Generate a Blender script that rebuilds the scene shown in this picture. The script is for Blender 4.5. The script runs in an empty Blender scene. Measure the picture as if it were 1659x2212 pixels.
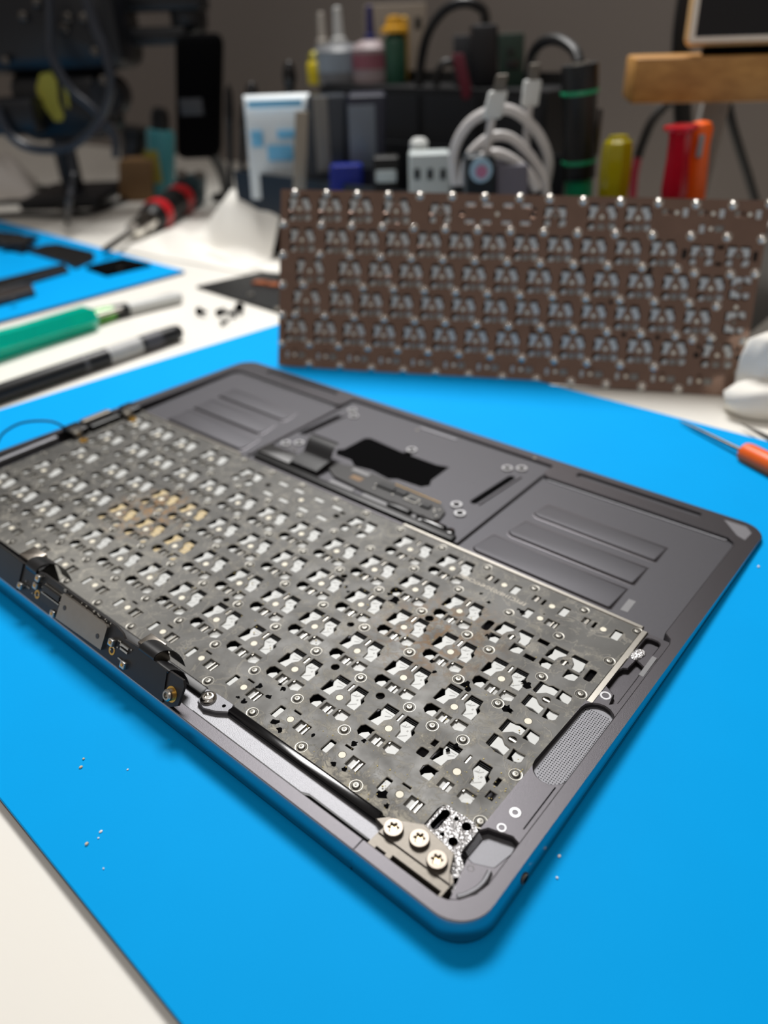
import bpy, math, random
from mathutils import Vector, Matrix
from mathutils.geometry import delaunay_2d_cdt
random.seed(7)
S = 0.001                                   # everything below is written in millimetres
scene = bpy.context.scene
col = scene.collection

# ------------------------------------------------------------------ camera
CAM = (348.661, -74.512, 173.126)
RX = Vector((0.768067, 0.63966425, -0.03004537))      # image right
RY = Vector((0.32975005, -0.43529079, -0.83772718))   # image down
RZ = Vector((-0.5489426, 0.63352315, -0.54526181))    # forward
FPX, CX, CY = 1628.18, 829.5, 1106.0
cd = bpy.data.cameras.new('camera')
cam = bpy.data.objects.new('camera', cd)
col.objects.link(cam)
cam.matrix_world = Matrix((
    (RX.x, -RY.x, -RZ.x, CAM[0]*S), (RX.y, -RY.y, -RZ.y, CAM[1]*S), (RX.z, -RY.z, -RZ.z, CAM[2]*S), (0, 0, 0, 1)))
cd.sensor_fit = 'VERTICAL'; cd.sensor_height = 36.0; cd.sensor_width = 27.0
cd.lens = 36.0*FPX/2212.0
cd.clip_start = 0.01; cd.clip_end = 20
cd.dof.use_dof = True; cd.dof.focus_distance = 0.216
cd.dof.aperture_fstop = cd.lens/3.6         # lens opening about 4 mm wide, as in a phone
scene.camera = cam

# ------------------------------------------------------------------ light
world = bpy.data.worlds.new('world'); scene.world = world
world.use_nodes = True
bgn = world.node_tree.nodes['Background']
bgn.inputs[0].default_value = (1.0, 0.91, 0.84, 1); bgn.inputs[1].default_value = 0.27
def area(name, loc, target, sx, sy, power, color=(1, 1, 1), spread=180):
    l = bpy.data.lights.new(name, 'AREA'); l.shape = 'RECTANGLE'; l.size = sx*S; l.size_y = sy*S
    l.energy = power; l.color = color; l.spread = math.radians(spread)
    o = bpy.data.objects.new(name, l); col.objects.link(o)
    o.location = Vector(loc)*S
    o.rotation_euler = (Vector(target)-Vector(loc)).to_track_quat('-Z', 'Y').to_euler()
    return o
area('lamp_panel', (-260, 610, 940), (120, 130, 0), 460, 300, 5.5, (1.0, 0.985, 0.965), 100)
area("front_fill_light", (900, -900, 2100), (150, 150, 0), 500, 500, 7.0, (1.0, 0.96, 0.92))  # unseen fill light, added behind the camera to lift faces turned toward it
scene.view_settings.view_transform = 'Standard'
scene.view_settings.look = 'None'
scene.view_settings.gamma = 1.0
scene.view_settings.use_curve_mapping = False
scene.view_settings.exposure = 0.0

# ------------------------------------------------------------------ pixel helpers
def ray(px, py): return RX*((px-CX)/FPX) + RY*((py-CY)/FPX) + RZ
def onz(px, py, z=0.0):
    d = ray(px, py); t = (z-CAM[2])/d.z
    return Vector(CAM)+d*t
FH = Vector((RZ.x, RZ.y, 0)).normalized(); AH = Vector((FH.y, -FH.x, 0)); UP = Vector((0, 0, 1))
def bg(px, py, dh):                         # a point at horizontal distance dh in front of the camera
    d = ray(px, py); t = dh/(d.x*FH.x+d.y*FH.y)
    return Vector(CAM)+d*t

# ------------------------------------------------------------------ materials
def lin(c):
    r = []
    for x in c:
        x /= 255.0
        r.append(x/12.92 if x <= 0.04045 else ((x+0.055)/1.055)**2.4)
    return tuple(r)+(1,)
MATS = {}
def mat(name, rgb, rough=0.5, metal=0.0, var=0.06, nscale=300, bump=0.0, bscale=900, trans=0.0, ior=1.45, coat=0.0, spec=0.5, sss=0.0):
    if name in MATS: return MATS[name]
    m = bpy.data.materials.new(name); m.use_nodes = True
    nt = m.node_tree; b = nt.nodes['Principled BSDF']
    c = lin(rgb)
    b.inputs['Roughness'].default_value = rough; b.inputs['Metallic'].default_value = metal
    b.inputs['Specular IOR Level'].default_value = spec
    b.inputs['Transmission Weight'].default_value = trans; b.inputs['IOR'].default_value = ior
    b.inputs['Coat Weight'].default_value = coat
    tc = nt.nodes.new('ShaderNodeTexCoord')
    n = nt.nodes.new('ShaderNodeTexNoise'); n.inputs['Scale'].default_value = nscale; n.inputs['Detail'].default_value = 4
    nt.links.new(tc.outputs['Object'], n.inputs['Vector'])
    mx = nt.nodes.new('ShaderNodeMix'); mx.data_type = 'RGBA'
    mx.inputs[6].default_value = tuple(max(0, x*(1-var)) for x in c[:3])+(1,)
    mx.inputs[7].default_value = tuple(min(1, x*(1+var)) for x in c[:3])+(1,)
    nt.links.new(n.outputs['Fac'], mx.inputs[0]); nt.links.new(mx.outputs[2], b.inputs['Base Color'])
    if bump:
        n2 = nt.nodes.new('ShaderNodeTexNoise'); n2.inputs['Scale'].default_value = bscale; n2.inputs['Detail'].default_value = 3
        nt.links.new(tc.outputs['Object'], n2.inputs['Vector'])
        bp = nt.nodes.new('ShaderNodeBump'); bp.inputs['Strength'].default_value = bump; bp.inputs['Distance'].default_value = 0.0004
        nt.links.new(n2.outputs['Fac'], bp.inputs['Height']); nt.links.new(bp.outputs['Normal'], b.inputs['Normal'])
    MATS[name] = m
    return m

desk_m = mat('white_laminate', (232, 229, 221), 0.42, var=0.02, nscale=12, bump=0.05, bscale=500)
blue_m = mat('blue_rubber', (0, 158, 230), 0.62, spec=0.06, var=0.03, nscale=40, bump=0.04, bscale=1500)
matside_m = mat('dark_rubber', (62, 66, 78), 0.6)
wall_m = mat('wall_paint', (112, 105, 100), 0.85, var=0.05, nscale=4, bump=0.1, bscale=120)
alu_m = mat('space_grey_aluminium', (82, 80, 83), 0.43, 0.95, var=0.05, nscale=1800, bump=0.12, bscale=5000)
alul_m = mat('light_aluminium', (128, 128, 132), 0.55, 0.8, var=0.06, nscale=2200, bump=0.2, bscale=4500)
sidewall_m = mat('brightened_side_wall', (150, 149, 153), 0.2, 1.0, var=0.04, nscale=1800)  # same aluminium as the rim, lightened and smoothed to bring up the mat's reflection
bay_m = mat('anodised_bay', (78, 77, 81), 0.55, 0.6, var=0.06, nscale=900, bump=0.08, bscale=4000)
chrome_m = mat('chrome', (225, 222, 215), 0.14, 1.0, var=0.03)
steel_m = mat('bright_steel', (166, 162, 154), 0.32, 1.0, var=0.08, nscale=700)
nickel_m = mat('nickel_plate', (106, 101, 94), 0.46, 0.7, var=0.08, nscale=700, bump=0.06)
white_m = mat('white_plastic', (196, 198, 196), 0.45, var=0.05, nscale=500)
brownw_m = mat('stained_plastic', (196, 176, 132), 0.55, var=0.3, nscale=500)
milk_m = mat('milky_film', (150, 150, 146), 0.35, var=0.12, nscale=500)
cream_m = mat('cream_pad', (232, 226, 208), 0.55)
black_m = mat('black_plastic', (12, 12, 13), 0.42, var=0.2)
blackg_m = mat('gloss_black', (10, 10, 12), 0.16, var=0.2)
void_m = mat('matt_black', (4, 4, 5), 0.9, spec=0.05)
keyblack_m = mat('keycap_black', (6, 6, 7), 0.6, spec=0.15)
ringm_m = mat('bare_ring', (178, 178, 180), 0.4, 0.5)
edge_m = mat('cut_edge_highlight', (170, 167, 159), 0.35, 0.8)  # lightened steel, so the highlight on cut hole edges is in the colour
screwh_m = mat('screw_head', (128, 120, 111), 0.42, 0.9, var=0.08, nscale=700)
rivet_m = mat('rivet_steel', (120, 118, 112), 0.4, 1.0, var=0.1, nscale=900)
pcb_m = mat('black_circuit_board', (34, 32, 32), 0.42, var=0.25, nscale=300)
chip_m = mat('chip_package', (22, 22, 24), 0.35)
solder_m = mat('solder', (190, 188, 182), 0.3, 1.0, var=0.2, nscale=2500)
tray_m = mat('blasted_aluminium', (150, 150, 154), 0.54, 0.78, var=0.12, nscale=2500, bump=0.25, bscale=3500)
star_m = mat('star_recess', (186, 168, 132), 0.35, 0.8)
gold_m = mat('gold_plate', (214, 168, 84), 0.3, 1.0, var=0.1)
shield_m = mat('shield_tin', (150, 143, 134), 0.32, 1.0, var=0.08, nscale=400, bump=0.05)
flex_m = mat('black_flex', (20, 20, 22), 0.36, var=0.2)
greytab_m = mat('grey_adhesive', (128, 128, 130), 0.6)

def machined():
    m = bpy.data.materials.new('machined_aluminium'); m.use_nodes = True
    nt = m.node_tree; b = nt.nodes['Principled BSDF']
    b.inputs['Base Color'].default_value = (0.86, 0.86, 0.87, 1); b.inputs['Metallic'].default_value = 1; b.inputs['Roughness'].default_value = 0.4
    tc = nt.nodes.new('ShaderNodeTexCoord')
    v = nt.nodes.new('ShaderNodeTexVoronoi'); v.inputs['Scale'].default_value = 1500
    nt.links.new(tc.outputs['Object'], v.inputs['Vector'])
    bp = nt.nodes.new('ShaderNodeBump'); bp.inputs['Strength'].default_value = 0.9; bp.inputs['Distance'].default_value = 0.0005
    nt.links.new(v.outputs['Distance'], bp.inputs['Height']); nt.links.new(bp.outputs['Normal'], b.inputs['Normal'])
    return m
machined_m = machined()

def steel_plate(name, base, rough, dirt, metal=0.85):
    """keyboard back plate; dirt > 0 adds dried liquid residue with outlines of its own"""
    m = bpy.data.materials.new(name); m.use_nodes = True
    nt = m.node_tree; b = nt.nodes['Principled BSDF']; L = nt.links.new
    tc = nt.nodes.new('ShaderNodeTexCoord')
    def noise(sc, det, dist=0.0, rgh=0.5):
        n = nt.nodes.new('ShaderNodeTexNoise'); n.inputs['Scale'].default_value = sc; n.inputs['Detail'].default_value = det
        n.inputs['Distortion'].default_value = dist; n.inputs['Roughness'].default_value = rgh
        L(tc.outputs['Object'], n.inputs['Vector']); return n.outputs['Fac']
    def ramp(src, a, c, v0=0.0, v1=1.0):
        r = nt.nodes.new('ShaderNodeMapRange'); r.inputs[1].default_value = a; r.inputs[2].default_value = c
        r.inputs[3].default_value = v0; r.inputs[4].default_value = v1; L(src, r.inputs[0]); return r.outputs[0]
    def math_(op, x, y):
        n = nt.nodes.new('ShaderNodeMath'); n.operation = op
        for i, q in enumerate((x, y)):
            if isinstance(q, (int, float)): n.inputs[i].default_value = q
            else: L(q, n.inputs[i])
        return n.outputs[0]
    def near(u, v, r0, r1):
        d = nt.nodes.new('ShaderNodeVectorMath'); d.operation = 'DISTANCE'
        s_ = nt.nodes.new('ShaderNodeVectorMath'); s_.operation = 'MULTIPLY'; s_.inputs[1].default_value = (1, 1, 0)
        L(tc.outputs['Object'], s_.inputs[0]); L(s_.outputs[0], d.inputs[0]); d.inputs[1].default_value = (u*S, v*S, 0)
        return ramp(d.outputs['Value'], r0*S, r1*S, 1.0, 0.0)
    def mix(f, x, y):
        n = nt.nodes.new('ShaderNodeMix'); n.data_type = 'RGBA'
        L(f, n.inputs[0])
        for i, q in ((6, x), (7, y)):
            if isinstance(q, tuple): n.inputs[i].default_value = q
            else: L(q, n.inputs[i])
        return n.outputs[2]
    c = lin(base)
    cl = mix(noise(70, 6, 1.2), tuple(x*0.82 for x in c[:3])+(1,), tuple(min(1, x*1.15) for x in c[:3])+(1,))
    rgh = ramp(noise(120, 4), 0.3, 0.7, rough*0.85, rough*1.2)
    met = None
    if dirt:
        zone = near(262, 18, 0, 75)
        for q in ((222, 74, 0, 45), (285, 40, 0, 40), (268, 95, 0, 30), (100, 20, 0, 90), (150, 70, 0, 30)):
            zone = math_('MAXIMUM', zone, near(*q))
        # hard-edged tide marks: a thin band of the noise value
        n1 = noise(85, 5, 1.0)
        band = math_('SUBTRACT', 1.0, ramp(math_('ABSOLUTE', math_('SUBTRACT', n1, 0.5), 0), 0.004, 0.016))
        patch = ramp(noise(150, 9, 0.8, 0.65), 0.51, 0.60)
        fine = ramp(noise(900, 5, 0.3, 0.7), 0.50, 0.60)
        patch = math_('MULTIPLY', patch, math_('MAXIMUM', fine, 0.3))
        res = math_('MAXIMUM', math_('MULTIPLY', patch, math_('ADD', zone, 0.15)), math_('MULTIPLY', band, 0.3))
        res = math_('MINIMUM', math_('MULTIPLY', res, 0.95), 1.0)
        sx = nt.nodes.new('ShaderNodeSeparateXYZ'); L(tc.outputs['Object'], sx.inputs[0])
        crust = math_('MULTIPLY', math_('MULTIPLY', ramp(sx.outputs[1], 14*S, 22*S, 1, 0), ramp(sx.outputs[0], 195*S, 235*S, 0, 1)), 0.24)
        crust = ramp(math_('ADD', crust, math_('MULTIPLY', noise(230, 8, 1.2, 0.7), 0.9)), 0.59, 0.69)
        res = math_('MAXIMUM', res, math_('MULTIPLY', crust, 0.85))
        cl = mix(res, cl, lin((172, 167, 154)))
        bz = math_('MAXIMUM', near(100, 62, 4, 22), math_('MULTIPLY', near(240, 76, 0, 26), 0.55))
        bm = math_('MULTIPLY', bz, ramp(noise(330, 7, 0.5, 0.65), 0.47, 0.60))
        cl = mix(bm, cl, lin((150, 112, 62)))
        # paler towards the hinge corner
        pale_corner = math_('MULTIPLY', near(110, 12, 5, 60), 0.35)
        cl = mix(pale_corner, cl, lin((176, 174, 166)))
        allr = math_('MINIMUM', math_('ADD', res, bm), 1.0)
        met = math_('SUBTRACT', metal, math_('MULTIPLY', allr, metal*0.9))
        L(met, b.inputs['Metallic'])
        rgh = math_('ADD', rgh, math_('MULTIPLY', allr, 0.35))
        bp = nt.nodes.new('ShaderNodeBump'); bp.inputs['Strength'].default_value = 0.3; bp.inputs['Distance'].default_value = 0.0002
        L(allr, bp.inputs['Height']); L(bp.outputs['Normal'], b.inputs['Normal'])
    else:
        b.inputs['Metallic'].default_value = metal
    L(cl, b.inputs['Base Color']); L(rgh, b.inputs['Roughness'])
    return m
plate_m = steel_plate('corroded_steel_plate', (76, 75, 72), 0.5, 1, 0.28)
newplate_m = steel_plate('clean_steel_plate', (140, 116, 104), 0.16, 0, 0.95)

# ------------------------------------------------------------------ mesh builder
def area2(p): return sum(p[i][0]*p[(i+1) % len(p)][1]-p[(i+1) % len(p)][0]*p[i][1] for i in range(len(p)))/2
def ccw(p): return list(p) if area2(p) > 0 else list(reversed(p))
def offset(p, d):                           # p counter-clockwise, d > 0 outward
    n = len(p); out = []
    for i in range(n):
        a, b, c = Vector(p[i-1][:2]), Vector(p[i][:2]), Vector(p[(i+1) % n][:2])
        e1, e2 = (b-a), (c-b)
        if e1.length < 1e-9 or e2.length < 1e-9: out.append((b.x, b.y)); continue
        e1.normalize(); e2.normalize()
        n1, n2 = Vector((e1.y, -e1.x)), Vector((e2.y, -e2.x))
        k = n1+n2
        q = k*(d/max(0.5, 1+n1.dot(n2)))
        out.append((b.x+q.x, b.y+q.y))
    return out
def rrect(u0, v0, u1, v1, r, n=5):
    r = min(r, (u1-u0)/2-1e-4, (v1-v0)/2-1e-4)
    pts = []
    for (cx_, cy_, a0) in ((u1-r, v0+r, -90), (u1-r, v1-r, 0), (u0+r, v1-r, 90), (u0+r, v0+r, 180)):
        for k in range(n+1):
            a = math.radians(a0+90*k/n); pts.append((cx_+r*math.cos(a), cy_+r*math.sin(a)))
    return pts
def circ(u, v, r, n=16): return [(u+r*math.cos(2*math.pi*k/n), v+r*math.sin(2*math.pi*k/n)) for k in range(n)]
def rect(u0, v0, u1, v1): return [(u0, v0), (u1, v0), (u1, v1), (u0, v1)]
def stadium(a, b, r, n=8):
    a, b = Vector(a), Vector(b); d = (b-a).normalized(); t = math.atan2(d.y, d.x); pts = []
    for k in range(n+1): q = t-math.pi/2+math.pi*k/n; pts.append((b.x+r*math.cos(q), b.y+r*math.sin(q)))
    for k in range(n+1): q = t+math.pi/2+math.pi*k/n; pts.append((a.x+r*math.cos(q), a.y+r*math.sin(q)))
    return pts
def frame_of(d):
    d = Vector(d).normalized(); a = Vector((0, 0, 1)) if abs(d.z) < 0.9 else Vector((1, 0, 0))
    x = a.cross(d).normalized(); return x, d.cross(x).normalized(), d
ORG = {}
class MB:
    def __init__(s): s.v = []; s.f = []; s.m = []
    def add(s, vs, fs, mi=0):
        o = len(s.v); s.v += [tuple(x) for x in vs]; s.f += [tuple(i+o for i in f) for f in fs]; s.m += [mi]*len(fs); return s
    def loft(s, loops, mi=0, cap0=True, cap1=True):
        n = len(loops[0]); vs = [p for l in loops for p in l]; fs = []
        for k in range(len(loops)-1):
            for i in range(n):
                j = (i+1) % n; fs.append((k*n+i, k*n+j, (k+1)*n+j, (k+1)*n+i))
        if cap0: fs.append(tuple(range(n-1, -1, -1)))
        if cap1: fs.append(tuple((len(loops)-1)*n+i for i in range(n)))
        return s.add(vs, fs, mi)
    def prism(s, poly, z0, z1, mi=0, ch=0.0):
        p = ccw(poly); zf0 = z0 if callable(z0) else (lambda u, v: z0); zf1 = z1 if callable(z1) else (lambda u, v: z1)
        L = [[(u, v, zf0(u, v)) for u, v in p]]
        if ch:
            L.append([(u, v, zf1(u, v)-ch) for u, v in p]); L.append([(u, v, zf1(u, v)) for u, v in offset(p, -ch)])
        else: L.append([(u, v, zf1(u, v)) for u, v in p])
        return s.loft(L, mi)
    def plate(s, outer, holes, z0, z1, ch=0.0, mi=0, mw=None, bottom=False):
        zf0 = z0 if callable(z0) else (lambda u, v: z0); zf1 = z1 if callable(z1) else (lambda u, v: z1)
        mw = mi if mw is None else mw
        outer = ccw(outer); holes = [ccw(h) for h in holes]
        hs = [offset(h, ch) if ch else h for h in holes]
        vs = [Vector(p[:2]) for p in outer]; fl = [list(range(len(outer)))]
        for h in hs:
            o = len(vs); vs += [Vector(p[:2]) for p in h]; fl.append(list(range(o, o+len(h))))
        r = delaunay_2d_cdt(vs, [], fl, 1, 1e-5, True)
        tri = [f for f, of in zip(r[2], r[5]) if list(of) == [0]]
        s.add([(p.x, p.y, zf1(p.x, p.y)) for p in r[0]], tri, mi)
        if bottom: s.add([(p.x, p.y, zf0(p.x, p.y)) for p in r[0]], [tuple(reversed(f)) for f in tri], mi)
        L = [[(u, v, zf0(u, v)) for u, v in outer], [(u, v, zf1(u, v)) for u, v in outer]]
        s.loft(L, mi, False, False)
        for h, ho in zip(holes, hs):
            h2, ho2 = list(reversed(h)), list(reversed(ho))
            L = [[(u, v, zf0(u, v)) for u, v in h2], [(u, v, zf1(u, v)-ch) for u, v in h2]]
            if ch: L.append([(u, v, zf1(u, v)) for u, v in ho2])
            s.loft(L, mw, False, False)
        return s
    def obox(s, c, ax, ay, az, mi=0):       # centre and half axes
        c, ax, ay, az = Vector(c), Vector(ax), Vector(ay), Vector(az)
        vs = [c+ax*i+ay*j+az*k for k in (-1, 1) for j in (-1, 1) for i in (-1, 1)]
        return s.add(vs, [(0, 2, 3, 1), (4, 5, 7, 6), (0, 1, 5, 4), (2, 6, 7, 3), (0, 4, 6, 2), (1, 3, 7, 5)], mi)
    def box(s, u0, v0, z0, u1, v1, z1, mi=0):
        return s.obox(((u0+u1)/2, (v0+v1)/2, (z0+z1)/2), ((u1-u0)/2, 0, 0), (0, (v1-v0)/2, 0), (0, 0, (z1-z0)/2), mi)
    def rbox(s, c, ax, ay, az, r, mi=0, n=4):   # box with rounded edges round the az axis and softened ends
        c, ax, ay, az = Vector(c), Vector(ax), Vector(ay), Vector(az)
        a, b, h = ax.length, ay.length, az.length; X, Y, Z = ax/a, ay/b, az/h
        r = min(r, a*0.98, b*0.98, h*0.98); L = []
        for (z, i) in ((-h, r*.9), (-h+r*.3, r*.3), (-h+r, 0), (h-r, 0), (h-r*.3, r*.3), (h, r*.9)):
            L.append([c+X*x+Y*y+Z*z for x, y in rrect(-a+i, -b+i, a-i, b-i, max(r-i, r*.25), n)])
        return s.loft(L, mi)
    def lathe(s, p0, d, prof, n=20, mi=0, cap0=True, cap1=True, sx=1.0, twist=0.0):
        p0 = Vector(p0); x, y, d = frame_of(d); L = []
        for t, r in prof:
            L.append([p0+d*t+(x*math.cos(2*math.pi*k/n+twist)*sx+y*math.sin(2*math.pi*k/n+twist))*r for k in range(n)])
        return s.loft(L, mi, cap0, cap1)
    def cyl(s, p0, p1, r0, r1=None, n=16, mi=0, ch=0.0):
        p0, p1 = Vector(p0), Vector(p1); h = (p1-p0).length; r1 = r0 if r1 is None else r1
        prof = [(0, r0), (h, r1)] if not ch else [(0, r0-ch), (ch, r0), (h-ch, r1), (h, r1-ch)]
        return s.lathe(p0, p1-p0, prof, n, mi)
    def tube(s, pts, r, n=8, mi=0, sub=6):
        P = [Vector(p) for p in pts]
        if sub > 1 and len(P) > 2:          # Catmull-Rom
            Q = []
            for i in range(len(P)-1):
                a, b, c, d = P[max(i-1, 0)], P[i], P[i+1], P[min(i+2, len(P)-1)]
                for k in range(sub):
                    t = k/sub
                    Q.append(0.5*((2*b)+(c-a)*t+(2*a-5*b+4*c-d)*t*t+(3*b-a-3*c+d)*t**3))
            Q.append(P[-1]); P = Q
        x, y, d = frame_of(P[1]-P[0]); L = []
        for i, p in enumerate(P):
            t = (P[min(i+1, len(P)-1)]-P[max(i-1, 0)]).normalized()
            x = (x-t*x.dot(t)).normalized(); y = t.cross(x)
            rr = r(i/(len(P)-1)) if callable(r) else r
            L.append([p+(x*math.cos(2*math.pi*k/n)+y*math.sin(2*math.pi*k/n))*rr for k in range(n)])
        return s.loft(L, mi)
    def ball(s, c, r, n=10, mi=0, squash=1.0):
        prof = [(-r*squash*math.cos(math.pi*k/6), max(r*math.sin(math.pi*k/6), r*0.02)) for k in range(7)]
        return s.lathe(c, (0, 0, 1), prof, n, mi)
    def ring(s, u, v, z0, z1, ro, ri, n=24, mi=0):
        L = [[(u+r*math.cos(2*math.pi*k/n), v+r*math.sin(2*math.pi*k/n), z) for k in range(n)]
             for r, z in ((ro, z0), (ro, z1-0.12), (ro-0.15, z1), (ri+0.15, z1), (ri, z1-0.12), (ri, z0))]
        return s.loft(L, mi, False, False)
    def mesh(s, name, mats, org=(0, 0, 0), angle=35):
        me = bpy.data.meshes.new(name)
        me.from_pydata([((x-org[0])*S, (y-org[1])*S, (z-org[2])*S) for x, y, z in s.v], [], s.f)
        for m in (mats if isinstance(mats, (list, tuple)) else [mats]): me.materials.append(m)
        me.polygons.foreach_set('material_index', s.m)
        me.update(); me.shade_smooth(); me.set_sharp_from_angle(angle=math.radians(angle))
        return me
    def build(s, name, mats, parent=None, loc=None, angle=35):
        """a part when parent is given (its verts are in the root's world frame), else a thing of one mesh at loc"""
        org = ORG.get(parent.name, (0, 0, 0)) if parent else (loc or (0, 0, 0))
        o = bpy.data.objects.new(name, s.mesh(name, mats, org, angle)); col.objects.link(o)
        if parent: o.parent = parent; ORG[o.name] = org
        else: o.location = Vector(org)*S
        return o
def tag(o, label, cat, group=None):
    o['label'] = label; o['category'] = cat
    if group: o['group'] = group
    return o
def thing(name, label, cat, loc=(0, 0, 0), group=None):
    o = bpy.data.objects.new(name, None); col.objects.link(o); o.empty_display_size = 0.01
    o.location = Vector(loc)*S; ORG[o.name] = tuple(loc)
    return tag(o, label, cat, group)
def inst(name, me, parent, loc, rz=0.0, m=None):
    o = bpy.data.objects.new(name, me); col.objects.link(o); o.parent = parent
    o.location = Vector(loc)*S; o.rotation_euler = (0, 0, rz)
    if m:
        o.material_slots[0].link = 'OBJECT'; o.material_slots[0].material = m
    return o

# ------------------------------------------------------------------ the setting
DESK = -3.0
o = MB().box(-2600, -900, -40, 1500, 760, DESK).build('workbench_top', desk_m, loc=(0, 0, DESK-37))
for u in (-2450, 1400):
    for v in (-820, 680): MB().box(u-30, v-30, -760, u+30, v+30, -40).build('bench_leg', steel_m, o).location = -o.location
tag(o, 'wide white laminate workbench top under everything', 'table')
o = MB().box(-3200, -1500, -780, 2200, 800, -760).build('floor', mat('floor_grey', (110, 106, 100), .7), loc=(0, 0, -780)); o['kind'] = 'structure'
o = MB().box(-3200, 760, -900, 2200, 800, 1500).build('wall_back', wall_m, loc=(0, 780, -900)); o['kind'] = 'structure'

def repair_mat(poly, label):
    c = (sum(p[0] for p in poly)/len(poly), sum(p[1] for p in poly)/len(poly), DESK)
    t = thing('repair_mat', label, 'mat', c)
    MB().prism(poly, DESK, -0.9).build('base_layer', matside_m, t)
    MB().prism(poly, -0.9, 0.0, ch=0.25).build('top_sheet', blue_m, t)
    return t
repair_mat([(-64, 60), (-78, -36), (470, -56), (470, 287), (175, 284), (-34, 284)], 'bright blue rubber repair mat under the open laptop case')
repair_mat([(-204, 314), (-216, 40), (-700, 40), (-700, 330)], 'bright blue mat covered with black laptop parts')

# ------------------------------------------------------------------ keyboard back plate (plan in mm, z = 0 at its upper face)
C1 = [(-7, -1), (-7.1, 3.8), (-6.2, 4.2), (-6.2, 7.1), (-1.7, 7.1), (-1.7, 3.2), (-3.0, 1.5), (-3.2, -1)]
C2 = [(1.4, 3.3), (1.4, 7.1), (5.5, 7.1), (5.7, 5.5), (6.1, 4.0), (6.9, 3.4), (7.0, -1.0), (3.3, -1.0), (3.1, 1.6)]
SL = rect(-.35, 3.8, .35, 6.8)
LL = [(-6.7, -6), (-7, -4.0), (-6.2, -2.9), (-2.6, -2.9), (-3, -3.8), (-2.8, -4.5), (-2.9, -6.9), (-5.5, -6.9)]
LC = rect(-1.8, -6.8, 1.9, -3.7)
LR = [(3.0, -6.2), (3.0, -3.6), (3.6, -2.9), (7.1, -2.9), (7.1, -5.9), (5.0, -6.9)]
def sh(p, du, dv=0): return [(u+du, v+dv) for u, v in p]
def key_full(sp=0.0):
    holes = [sh(C1, -sp), sh(C2, sp), SL, sh(LL, -sp), LC, sh(LR, sp), circ(0, 0, 1.15, 18)]
    cap = MB(); w = 7.6+sp
    cap.prism(rrect(-w, -7.3, w, 7.6, 1.2, 3), -2.5, -2.1, 0)
    for (a, b) in ((-6.1-sp, -1.6-sp), (1.5+sp, 5.6+sp)):       # black hooks at the far end
        cap.box(a, 5.5, -2.1, b, 7.3, -0.75, 0)
        for q in (5.85, 6.5): cap.box(a+.1, q, -0.75, b-.1, q+.28, -0.5, 0)
    cap.box(-2.1, -7.0, -1.2, 2.2, -3.4, -0.95, 1)                # film
    cap.box(2.8+sp, -6.9, -1.2, 7.2+sp, -2.7, -0.95, 1)
    cap.box(-.1, -6.7, -.95, .35, -3.8, -.45, 2)                  # steel bars
    cap.box(-.2, 3.9, -1.3, .2, 6.7, -.4, 2)
    cap.box(3.2+sp, -3.9, -.95, 3.5+sp, -2.9, -.3, 2)
    cap.lathe((0, 0, -0.5), (0, 0, 1), [(0, 1.1), (0.46, 1.1)], 16, 3)
    clip = MB()
    clip.prism(sh([(-6.6, -1.3), (-5.2, 2.6), (-6.4, 4.3), (-6.4, 5.6), (-1.5, 5.6), (-1.5, 3), (-2.9, 1.4), (-3, -1.3)], -sp), -1.5, -.5, ch=.15)
    clip.prism(sh([(3.0, -1.3), (6.6, -1.3), (6.7, 2.2), (5.3, 3.6), (5.3, 5.6), (1.8, 5.6), (1.2, 3.6), (2.9, 1.6)], sp), -1.5, -.5, ch=.15)
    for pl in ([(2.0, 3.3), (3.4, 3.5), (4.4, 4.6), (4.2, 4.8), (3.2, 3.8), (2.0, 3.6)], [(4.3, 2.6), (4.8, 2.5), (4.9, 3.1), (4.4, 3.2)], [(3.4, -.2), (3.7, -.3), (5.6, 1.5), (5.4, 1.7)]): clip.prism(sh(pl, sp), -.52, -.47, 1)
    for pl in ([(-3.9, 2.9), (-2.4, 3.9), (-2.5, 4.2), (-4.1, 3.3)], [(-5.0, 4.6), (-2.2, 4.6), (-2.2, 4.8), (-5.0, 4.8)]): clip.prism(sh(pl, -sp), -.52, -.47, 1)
    clip.prism(sh([(2.4, 3.6), (3.2, 3.8), (3.0, 4.8), (2.2, 4.8)], sp), -.6, -.4, ch=.1)
    clip.prism(sh([(-6.0, -7.2), (-2.6, -7.2), (-2.6, -4.4), (-4.2, -4.0), (-5.6, -5.4)], -sp), -1.5, -.7, ch=.15)
    clip.prism(sh([(4.2, -7), (7.4, -7), (7.4, -4.3), (5.8, -4.2), (4.6, -5.2)], sp), -1.0, -.7, ch=.12)
    return holes, cap, clip
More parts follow.
